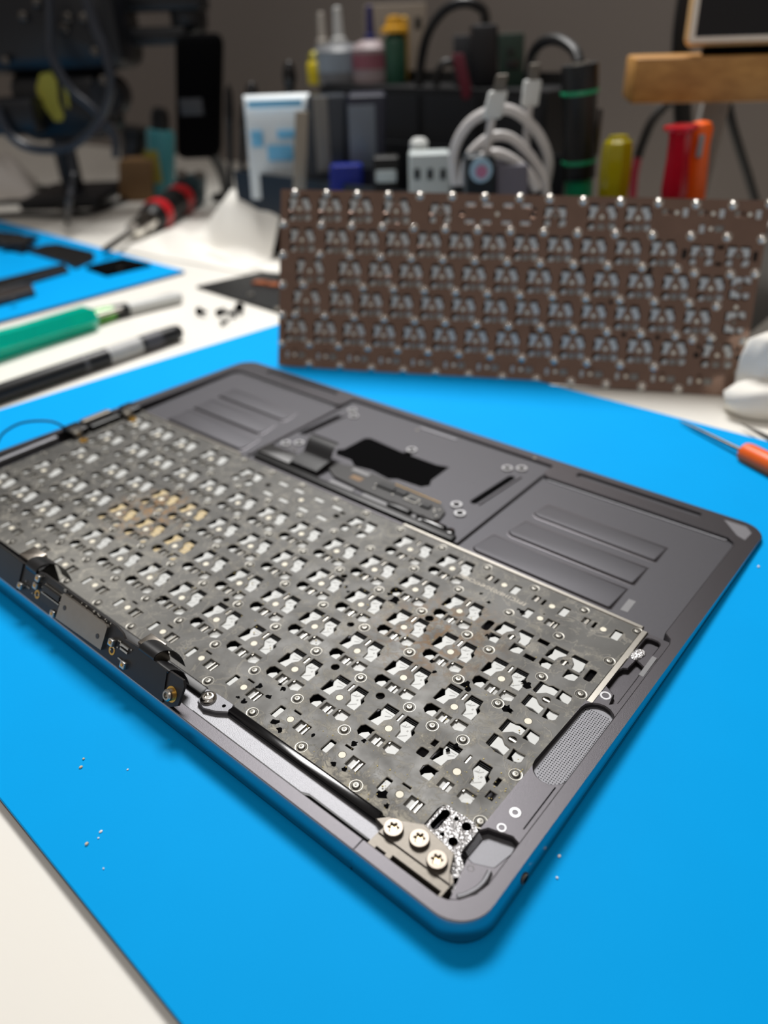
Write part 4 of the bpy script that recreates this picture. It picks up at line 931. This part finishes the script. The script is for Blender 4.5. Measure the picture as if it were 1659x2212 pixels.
# small adapters along the box edge
def face_box(name, label, cat, x0, y0, x1, y1, dh, th, mt, r=2.0, parts=None, zb=None, group=None):
    """upright box whose front fills the given pixels; zb extends its hidden foot down to that height"""
    xm = (x0+x1)/2; b_, t_ = bg(xm, y1, dh), bg(xm, y0, dh); w = (bg(x1, y1, dh)-bg(x0, y1, dh)).length/2
    z0 = b_.z if zb is None else zb
    t = thing(name, label, cat, (b_.x, b_.y, z0), group)
    dz = (t_-b_); dz = dz/dz.z; p0 = b_+dz*(z0-b_.z)      # stands with the slight lean its outline shows
    m = MB(); m.rbox((p0+t_)/2+FH*th/2, AH*w, FH*(th/2), (t_-p0)/2, r); m.build('body', mt, t)
    if parts: parts(t)
    return t
def patch(t, name, x0, y0, x1, y1, dh, mt, th=1.2, r=.5):
    a_, c_ = bg(x0, y1, dh), bg(x1, y0, dh); ce = (a_+c_)/2; w = abs((c_-a_).dot(AH))/2; h = abs(c_.z-a_.z)/2
    m = MB(); m.rbox(ce-FH*(th/2-.3), AH*w, UP*h, FH*(th/2), r); return m.build(name, mt, t)
def disc(t, name, x, y, dh, r, mt, th=.8):
    p = bg(x, y, dh); m = MB(); m.lathe(p+FH*.2, -FH, [(0, r), (th, r), (th+.1, r*.9)], 28); return m.build(name, mt, t)
silv_m = mat('silver_plastic', (178, 186, 186), .45)
face_box('terminal_block', 'silver three-slot terminal block on the tool box edge', 'connector', 886, 332, 974, 398, 590, 22, silv_m, 2,
         lambda t: [patch(t, 'slot', x-6, 364, x+6, 388, 590, void_m) for x in (901, 929, 957)], zb=BOT)
stand_tool('knob_post', 'small metal knob post behind the terminal block', 'knob', 905, 400, 905, 298, 615, [('stem', nickel_m, [(-1, 4), (.5, 4)], 12), ('knob', white_m, [(.5, 5), (.62, 7), (.92, 6.6), (1, 4)], 16)])
face_box('charger_block', 'small black charger block with a round blue and pink emblem', 'charger', 1008, 338, 1070, 404, 520, 22, mat('charger_black', (14, 26, 34), .4), 2,
         lambda t: (disc(t, 'emblem_disc', 1039, 368, 519.4, 7.2, mat('emblem_blue', (150, 180, 200), .5, var=.2, nscale=600)), disc(t, 'emblem_centre', 1040, 371, 518.6, 3.8, mat('emblem_pink', (170, 110, 140), .5, var=.3, nscale=700))), zb=BOT)
face_box('power_adapter', 'grey power adapter lying beside the emblem charger', 'charger', 1072, 356, 1142, 402, 526, 20, mat('adapter_grey', (98, 96, 108), .5), 2, None, zb=BOT)
face_box('cable_adapter', 'small dark adapter with a pale end cap beside the terminal block', 'adapter', 806, 340, 862, 402, 625, 16, black_m, 2, lambda t: patch(t, 'end_cap', 812, 366, 856, 394, 625, mat('pale_cap', (168, 178, 180), .4), 3, 1.5), zb=BOT)
face_box('blue_clip', 'translucent blue plastic clip inside the tool box', 'clip', 712, 356, 784, 396, 655, 14, mat('blue_clear', (20, 44, 150), .2, trans=.3), 3, None, zb=BOT)
# wet-wipe pack
pk_m = mat('foil_pack', (206, 214, 218), .4, var=.06, nscale=40); pb_m = mat('pack_blue', (104, 176, 216), .4, var=.1, nscale=40)
t = thing('tissue_pack', 'white and light blue soft tissue pack standing in the tool box', 'tissue pack', tuple(bg(595, 366, 722)))
b_, t_ = bg(592, 366, 722), bg(594, 206, 722); L = []
hh = t_.z-b_.z
for f_, w_, d_ in ((-.42, 20, 13), (0, 22, 14), (.3, 23.5, 14), (.7, 25.5, 12), (.93, 28, 5), (1, 28.5, 1.2)):
    L.append([b_+(t_-b_)*f_+FH*12+AH*x+FH*y for x, y in rrect(-w_, -d_, w_, d_, min(4, d_*.8), 4)])
m = MB(); m.loft(L); m.build('pack', pk_m, t, angle=60)
for x0, y0, x1, y1 in ((545, 282, 566, 318), (600, 280, 638, 300), (580, 312, 632, 348), (536, 214, 652, 234)):
    patch(t, 'print_patch', x0, y0, x1, y1, 722-3, pb_m, 1.0, .4)
m = MB(); m.prism(rect(-1, -1, 1, 1), 0, 1)
p0, p1 = bg(647, 400, 668), bg(652, 240, 668)
m = MB(); dd = (p1-p0); zx = (p0.z-BOT); p0 = p0-dd.normalized()*zx/dd.normalized().z; m.rbox((p0+p1)/2, AH*5.2, FH*.6, (p1-p0)/2, .5)
tag(m.build('steel_ruler', mat('ruler_tan', (150, 142, 130), .35, .6), loc=tuple(p0)), 'narrow steel ruler standing at the corner of the tissue pack', 'ruler')
# bins and bottles at the back
bin_m = mat('smoke_clear', (60, 66, 74), .2, trans=.25, var=.2, nscale=20); pan_m = mat('bin_panel', (100, 108, 118), .35, var=.1, nscale=20)
face_box('storage_bin', 'smoky clear plastic bin with a pale edge next to the tissue pack', 'bin', 664, 206, 746, 392, 690, 20, bin_m, 3, lambda t: patch(t, 'pale_edge', 686, 208, 706, 372, 690, mat('pale_edge', (112, 110, 106), .4), 1.5), zb=BOT)
face_box('storage_bin', 'dark blue plastic bin with a grey front panel', 'bin', 752, 205, 832, 392, 680, 36, mat('bin_blue', (34, 37, 52), .4), 3, lambda t: patch(t, 'front_panel', 758, 226, 810, 366, 680, pan_m, 1.6), zb=BOT)
RV = 548
def onv(px, py, v): d = ray(px, py); return Vector(CAM)+d*((v-CAM[1])/d.y)
ru0, ru1, rackz = onv(690, 190, RV).x, onv(1185, 190, RV).x, onv(900, 190, RV).z
t = thing('tool_rack', 'tall black tool rack behind the plastic bins', 'rack', ((ru0+ru1)/2, RV+35, DESK))
m = MB(); m.box(ru0, RV, DESK, ru1, RV+78, rackz); m.build('cabinet', mat('rack_black', (14, 15, 18), .5), t)
m = MB(); m.box(ru0, RV+60, rackz, ru1, RV+64, rackz+10); m.build('back_lip', black_m, t)
for k in range(4):
    m = MB(); m.box(ru0+4+k*(ru1-ru0)/4, RV-1.5, rackz-60, ru0-4+(k+1)*(ru1-ru0)/4, RV, rackz-6); m.build('drawer_front', mat('rack_grey', (30, 32, 37), .5), t)
def bottle(name, label, x, yb, yt, w, dh, bmat, nz, nozmat, ynt, nw, capm=None, parts=None):
    dh = dhv(x, RV+dh); b_ = bg(x, yb, dh); t_ = bg(x, yt, dh); b_ = Vector((t_.x, t_.y, rackz)); nt_ = bg(x, ynt, dh); h = t_.z-rackz
    r = w*dh/FPX/2*1.05
    t = thing(name, label, 'bottle', tuple(b_))
    m = MB(); m.lathe(b_, UP, [(0, r*.92), (2, r), (h*.8, r), (h*.92, r*.8), (h, r*.42)], 24); m.build('body', bmat, t)
    nr = nw*dh/FPX/2
    m = MB(); m.lathe(b_+UP*h, UP, [(0, nr*1.5), (4, nr*1.4), (5, nr), (nt_.z-t_.z, nr*.8), (nt_.z-t_.z+1, nr*.3)], 16); m.build('nozzle', nozmat, t)
    if parts: parts(t, b_, r, h)
    return t
gb_m = mat('bottle_grey', (120, 122, 126), .4, trans=.2)
def lab(c, f0, f1):
    def fn(t, b_, r, h):
        m = MB(); m.lathe(b_, UP, [(h*f0, r*1.01), (h*f1, r*1.01)], 24, 0, False, False); m.build('label', c, t)
    return fn
bottle('squeeze_bottle', 'grey squeeze bottle with a tall white nozzle and label', 732, 205, 92, 82, 28, gb_m, 0, white_m, 16, 18, None, lab(mat('label_bluegrey', (136, 148, 160), .5, var=.2, nscale=90), .3, .78))
bottle('squeeze_bottle', 'slim grey bottle with a thin off-white nozzle', 697, 205, 95, 34, 50, gb_m, 0, mat('off_white', (178, 172, 164), .5), 28, 14)
bottle('flux_bottle', 'small yellow bottle beside the grey squeeze bottle', 679, 190, 128, 28, 12, mat('yellow_plastic', (200, 180, 20), .4), 0, mat('yellow_dark', (160, 150, 20), .4), 112, 14)
bottle('glue_bottle', 'pinkish white glue bottle with a dark blue pointed nozzle', 800, 160, 86, 66, 35, mat('glue_white', (150, 136, 138), .5, var=.1, nscale=30), 0, mat('navy_plastic', (24, 28, 92), .4), 14, 15, None, lab(mat('label_red', (140, 84, 96), .5, var=.3, nscale=60), .35, .7))
bottle('applicator_bottle', 'dark green bottle with an amber cap beside the glue bottle', 852, 160, 70, 40, 45, mat('green_dark', (40, 84, 66), .4), 0, mat('amber_cap', (190, 140, 30), .4), 36, 34)
face_box('card_box', 'beige card box with a brownish top leaning at the wall', 'box', 790, 8, 918, 190, dhv(855, 660), 30, mat('beige_card', (126, 116, 104), .7), 2, lambda t: patch(t, 'dark_mark', 896, 36, 910, 64, dhv(903, 655), black_m), zb=DESK)
face_box('foam_cap', 'mustard yellow foam piece next to the amber-capped bottle', 'foam', 862, 34, 884, 72, dhv(870, RV+52), 10, mat('mustard', (170, 134, 50), .6), 4, None, zb=rackz)
face_box('usb_hub', 'upright black power brick with a cable looping from its top', 'power brick', 1022, 52, 1076, 188, dhv(1049, RV+20), 24, mat('brick_black', (16, 18, 24), .4), 3, None, zb=rackz)
t = thing('power_cable', 'thick black cable arching over from the power brick', 'cable', tuple(bg(905, 186, 790)))
m = MB(); m.tube(pts_bg([(1050, 52, 10), (1042, 20, 10), (1005, 5, 10), (960, 22, 20), (925, 70, 25), (910, 130, 30), (905, 186, 30)], dhv(1000, RV+20)), 4.2, 10); m.build('cable', black_m, t)
t = thing('flashlight_cable', 'black cable looping out of the flashlight top', 'cable', tuple(bg(1146, 300, 600)))
m = MB(); m.tube(pts_bg([(1252, 138, 0), (1240, 108, 10), (1205, 86, 30), (1170, 92, 50), (1148, 125, 70), (1143, 190, 80)], dhv(1252, 438)), 3.6, 10); m.build('cable', black_m, t)
face_box('circuit_card', 'dark green circuit card standing in the rack', 'circuit board', 1078, 72, 1132, 190, dhv(1105, RV+34), 4, mat('pcb_green', (30, 54, 46), .5, var=.3, nscale=120), .8, lambda t: (patch(t, 'chip', 1096, 104, 1110, 120, dhv(1105, RV+34), chip_m), patch(t, 'chip', 1092, 128, 1122, 150, dhv(1105, RV+34), chip_m)), zb=rackz)
face_box('grey_card', 'dark grey card standing left of the power brick', 'card', 980, 76, 1022, 190, dhv(1000, RV+40), 4, mat('card_grey', (56, 58, 62), .6), .8, None, zb=rackz)
p0, p1 = bg(1012, 215, dhv(1000, RV-4)), bg(988, 116, dhv(1000, RV-4)); m = MB(); m.rbox((p0+p1)/2, AH*5, FH*1, (p1-p0)/2, .6)
tag(m.build('red_strap', mat('maroon', (96, 26, 44), .6), loc=tuple(p0)), 'dark red strap hanging over the rack edge', 'strap')
t = thing('short_cable', 'thin black cable loop standing above the rack', 'cable', tuple(bg(945, 190, 790)))
m = MB(); m.tube(pts_bg([(942, 188, 0), (948, 150, 0), (966, 134, 0), (988, 145, 0), (998, 188, 0)], dhv(970, RV+10)), 3, 8); m.build('cable', black_m, t)
for x0, y0, x1, y1, r, lbl in ((627, 215, 624, 132, 5, 'stubby black pointed tool standing behind the tissue pack'), (546, 260, 543, 178, 5, 'thin black round-tipped tool beside the tissue pack'), (497, 330, 494, 182, 3.4, 'slim black rod standing by itself in front of the wall'), (524, 330, 527, 222, 3.2, 'short black rod standing left of the tissue pack')):
    stand_tool('black_tool', lbl, 'tool', x0, y0, x1, y1, 770 if x0 > 510 else 800, [('shaft', black_m, [(-1, r*.7), (0, r*.8), (.4, r)], 12), ('head', blackg_m, [(.4, r), (.6, r*1.3), (.9, r), (1, r*.3)], 12)], zb=DESK)
# wooden shelf with the screen on it
wood = bpy.data.materials.new('oak_wood'); wood.use_nodes = True; nt = wood.node_tree; b_ = nt.nodes['Principled BSDF']
tc = nt.nodes.new('ShaderNodeTexCoord'); mp = nt.nodes.new('ShaderNodeMapping'); mp.inputs['Rotation'].default_value = (0, 0, -math.atan2(AH.y, AH.x)); mp.inputs['Scale'].default_value = (12, 120, 160)
nz = nt.nodes.new('ShaderNodeTexNoise'); nz.inputs['Scale'].default_value = 1.0; nz.inputs['Detail'].default_value = 6; cr = nt.nodes.new('ShaderNodeValToRGB')
cr.color_ramp.elements[0].position = .3; cr.color_ramp.elements[0].color = lin((150, 104, 48)); cr.color_ramp.elements[1].position = .75; cr.color_ramp.elements[1].color = lin((190, 142, 76))
nt.links.new(tc.outputs['Object'], mp.inputs['Vector']); nt.links.new(mp.outputs['Vector'], nz.inputs['Vector']); nt.links.new(nz.outputs['Fac'], cr.inputs['Fac']); nt.links.new(cr.outputs['Color'], b_.inputs['Base Color']); b_.inputs['Roughness'].default_value = .5
SH = 560
_a = math.atan2(AH.y, AH.x)-math.radians(10); A2 = Vector((math.cos(_a), math.sin(_a), 0)); F2 = Vector((-A2.y, A2.x, 0))
b0, t0 = bg(1361, 226, SH), bg(1361, 126, SH); ex = AH*300
t = thing('wooden_shelf', 'thick oak shelf board carrying a small screen', 'shelf', tuple(b0))
zt_, zb_ = t0.z, b0.z
m = MB(); c = Vector((b0.x, b0.y, (zt_+zb_)/2))+A2*150+F2*26; m.rbox(c, A2*150, F2*26, UP*((zt_-zb_)/2), 2.2); m.build('board', wood, t)
leg_m = mat('grey_leg', (150, 146, 142), .5)
def legbar(p, q, r):
    m = MB(); p, q = Vector(p), Vector(q); m.rbox((p+q)/2, A2*r, F2*r*.6, (q-p)/2, 1.5); return m.build('support_leg', leg_m, t)
q1 = onv(1548, 232, 545); q1.z = (zb_+zt_)/2
legbar(q1-UP*0+UP*((zt_-zb_)/2-4), Vector((q1.x-8, q1.y, DESK)), 9)
qb = b0+A2*((q1-b0).dot(A2))+F2*48; qb.z = q1.z
m = MB(); m.rbox((q1+qb)/2, A2*9, UP*8, (q1-qb)/2, 1.5); m.build('support_arm', leg_m, t)
t = thing('small_screen', 'small dark screen with a rounded beige frame standing on the oak shelf', 'screen', tuple(bg(1476, 120, SH+20)))
c0 = bg(1476, 106, SH+2); c0 = Vector((c0.x, c0.y, zt_+5)); tilt = math.radians(8); U_ = (UP*math.cos(tilt)+F2*math.sin(tilt)); N_ = (F2*math.cos(tilt)-UP*math.sin(tilt))
c = c0+A2*75+U_*55
m = MB(); m.rbox(c, A2*75, U_*55, N_*7, 5); m.build('frame', mat('beige_plastic', (206, 172, 122), .45), t)
m = MB(); m.rbox(c-N_*6.6, A2*73.6, U_*53.6, N_*.9, 4); m.build('bezel_edge', mat('pale_bezel', (224, 214, 200), .4), t)
m = MB(); m.rbox(c-N_*7.2, A2*70.4, U_*50.6, N_*.7, 2.5); m.build('glass', mat('dark_glass', (16, 16, 19), .12), t)
m = MB(); m.rbox(c-N_*7.95+U_*12+A2*4, A2*52, U_*30, N_*.2, 1); m.build('display_area', mat('display_off', (36, 35, 40), .3), t)
m = MB(); m.rbox(c0+A2*75+F2*4-UP*2.6, A2*62, F2*6, UP*2.5, 1); m.build('foot', void_m, t)
for k in range(5):
    m = MB(); p = bg(1578+k*14, 112, SH+18); m.rbox(Vector((p.x, p.y, zt_+2.4)), A2*1.5, F2*1, UP*2.2, .5); m.build('pin', nickel_m, t)
t = thing('shelf_cable', 'thick black cable rising behind the oak shelf edge', 'cable', tuple(bg(1476, 300, 730)))
m = MB(); m.tube(pts_bg([(1486, -20, 0), (1474, 60, 0), (1470, 140, 0), (1474, 240, 0), (1478, 310, 0), (1484, 420, 0), (1486, 520, 0)], 730), 7.5, 10); m.build('cable', black_m, t)
t = thing('wall_cable', 'thin black cable hanging below the right part of the oak shelf', 'cable', tuple(bg(1640, 470, 730)))
m = MB(); m.tube(pts_bg([(1572, 225, 0), (1582, 270, 0), (1600, 330, 0), (1622, 400, 0), (1650, 500, 0)], 730), 4, 8); m.build('cable', black_m, t)
t = thing('two_tone_cable', 'black cable with a dark red lower section sagging from the shelf', 'cable', tuple(bg(1366, 470, 690)))
m = MB(); m.tube(pts_bg([(1450, 215, 0), (1410, 260, 0), (1388, 310, 0), (1378, 340, 0)], 690), 4, 8); m.build('upper_cable', black_m, t)
m = MB(); m.tube(pts_bg([(1378, 340, 0), (1370, 380, 0), (1366, 430, 0), (1362, 500, 0)], 690), 3.6, 8); m.build('lower_cable', mat('cable_red', (140, 30, 50), .5), t)

# ------------------------------------------------------------------ microscope and things round it
scope_m = mat('microscope_black', (6, 8, 14), .4, var=.2, nscale=60)
DM = 900
foot = onz(165, 432, DESK)
t = thing('microscope', 'large black bench microscope on a boom with cables and yellow tape', 'microscope', (foot.x, foot.y, DESK))
def mbox(x0, y0, x1, y1, dh, th, name='housing', mt=scope_m, r=4):
    return patch2(t, name, x0, y0, x1, y1, dh, th, mt, r)
def patch2(t, name, x0, y0, x1, y1, dh, th, mt, r):
    a_, c_ = bg(x0, y1, dh), bg(x1, y0, dh); ce = (a_+c_)/2; w = abs((c_-a_).dot(AH))/2; h = abs(c_.z-a_.z)/2
    m = MB(); m.rbox(ce+FH*th/2, AH*w, UP*h, FH*th/2, r); return m.build(name, mt, t)
p0 = Vector((foot.x, foot.y, DESK)); p1 = bg(165, 300, DM)
m = MB(); m.rbox(p0+UP*6, AH*48, FH*60, UP*6, 4); m.build('base_plate', scope_m, t)
m = MB(); pz = Vector((p0.x, p0.y, DESK+10)); m.cyl(pz, (pz.x, pz.y, 330), 13, n=20); m.build('pole', scope_m, t)
mbox(-60, -60, 235, 165, DM-30, 90, 'head_housing', scope_m, 14)
mbox(40, 150, 215, 310, DM-20, 70, 'lower_housing', scope_m, 16)
mbox(200, -30, 430, 30, DM+10, 50, 'upper_boom'); mbox(200, 55, 400, 105, DM+10, 40, 'lower_boom'); mbox(368, -30, 425, 80, DM+15, 50, 'boom_joint', scope_m, 12)
m = MB(); p = bg(240, 205, DM); m.lathe(p-FH*20, FH, [(0, 16), (4, 19), (30, 19), (34, 15)], 28); m.build('focus_knob', scope_m, t)
for x, y in ((180, 38), (146, 38), (50, 35), (12, 132), (222, 172), (205, 112), (80, 5), (140, 60)):
    m = MB(); p = bg(x, y, DM-34); m.lathe(p, -FH, [(0, 4.2), (2, 4.0), (3.2, 2.4)], 14); m.build('bolt', dsteel_m, t)
m = MB()
p = bg(20, 250, DM-30); m.rbox(p, AH*34, FH*22, UP*16, 5); m.build('eyepiece_block', scope_m, t)
m = MB(); q = [(86, 160), (110, 154), (122, 175), (126, 220), (138, 250), (134, 262), (118, 262), (98, 235), (82, 205), (78, 190)]
Lp = [[bg(x, y, DM-22)+FH*z for x, y in q] for z in (0, 2)]; m.loft(Lp); m.build('yellow_tape', mat('yellow_tape', (152, 146, 52), .6, var=.15), t)
m = MB(); q = [(136, 186), (146, 190), (150, 235), (142, 228)]; m.loft([[bg(x, y, DM-22)+FH*z for x, y in q] for z in (0, 2)]); m.build('yellow_tape', MATS['yellow_tape'], t)
dc_m = mat('cable_dark', (38, 40, 46), .35)
m = MB(); m.tube(pts_bg([(180, -20, 0), (205, 60, 0), (226, 110, 0), (240, 175, 0), (225, 240, 0), (190, 290, 0), (140, 320, 0), (70, 320, 0), (20, 290, 0), (-10, 230, 0)], DM-60), 4.5, 10); m.build('light_cable', dc_m, t)
m = MB(); m.tube(pts_bg([(106, -20, 0), (108, 60, 0), (112, 120, 0), (150, 190, 0), (200, 235, 0), (245, 290, 0), (250, 340, 0)], DM-55), 4, 10); m.build('signal_cable', dc_m, t)
m = MB(); m.tube([bg(150, 310, DM-40), bg(158, 380, DM-50), bg(150, 430, DM-90), onz(145, 478, DESK+3)], 3, 8); m.build('drop_cable', dc_m, t)
def arm(t):
    p, q = bg(440, 300, 895), bg(474, 300, 985); q.z = DESK
    m = MB(); m.tube([p, (p+q)/2+AH*6, q], 6, 10); m.build('stand_arm', black_m, t)
    m = MB(); m.lathe(q, UP, [(0, 20), (4, 20), (6, 17)], 28); m.build('stand_foot', black_m, t)
face_box('dark_monitor_back', 'upright black slab with rounded corners standing left of the rods', 'device', 378, 72, 474, 345, 880, 26, void_m, 9, lambda t: (patch(t, 'grey_patch', 392, 212, 436, 250, 880, mat('smudge_grey', (44, 46, 50), .6), 1.4, 6), arm(t)))
t = stand_tool('spray_can', 'teal spray can with a black cap and yellow stripe', 'can', 350, 412, 346, 275, 1010, [('can', mat('teal_can', (58, 120, 126), .35), [(-1, 16), (0, 16.5), (.92, 16.5), (.97, 14)], 24), ('cap', black_m, [(.97, 11), (1.18, 11), (1.28, 8), (1.3, 4)], 18)], zb=DESK)
patch(t, 'yellow_stripe', 322, 325, 340, 396, 994, mat('stripe_yellow', (130, 120, 30), .5), 1.6)
face_box('wooden_block', 'brown cardboard block standing in front of the black jar', 'box', 256, 346, 328, 428, 985, 34, mat('brown_block', (118, 88, 54), .6, var=.12, nscale=30), 2, None, zb=DESK)
stand_tool('jar', 'black lidded jar behind the brown block', 'jar', 296, 400, 294, 276, 1050, [('glass', mat('jar_dark', (46, 44, 44), .3), [(-1, 18), (0, 19), (.8, 19)], 24), ('lid', black_m, [(.8, 20), (1, 20), (1.01, 18)], 24)], zb=DESK)
face_box('small_case', 'dark teal plastic case next to the spray can', 'case', 376, 386, 432, 446, 930, 40, mat('teal_dark', (22, 52, 60), .45), 3, lambda t: (patch(t, 'clasp', 384, 366, 402, 384, 928, nickel_m, 6, 2), patch(t, 'clasp', 424, 368, 440, 384, 928, nickel_m, 6, 2)), zb=DESK)
def bag(s_, t_):
    a_ = onz(-70+s_*150, 430-t_*40, DESK); k = math.sin(math.pi*s_)*math.sin(math.pi*t_)
    return (a_.x, a_.y, DESK+1+46*k**.6+5*math.sin(s_*13+t_*7)*k)
sheet('plastic_bag', 'crumpled light grey plastic bag on the bench by the microscope foot', 'bag', bag, 26, 20, mat('bag_grey', (186, 180, 174), .4, var=.1, nscale=30), tuple(onz(20, 420, DESK)), 1.0)
for k, (lst, lbl) in enumerate(((((-20, 415), (60, 405), (120, 408), (170, 432), (240, 440), (300, 420)), 'black cable running behind the microscope foot across the bench'),
                 (((-20, 466), (60, 464), (150, 466), (220, 452), (252, 436)), 'black cable lying along the far edge of the second mat'), (((-20, 440), (40, 436), (110, 442), (180, 460), (236, 446)), 'dark cable snaking between the other two bench cables'))):
    m = MB(); m.tube([onz(x, y, DESK+3.2) for x, y in lst], 3, 8); p = onz(*lst[1], DESK)
    tag(m.build('bench_cable', black_m, loc=(p.x, p.y, DESK)), lbl, 'cable')
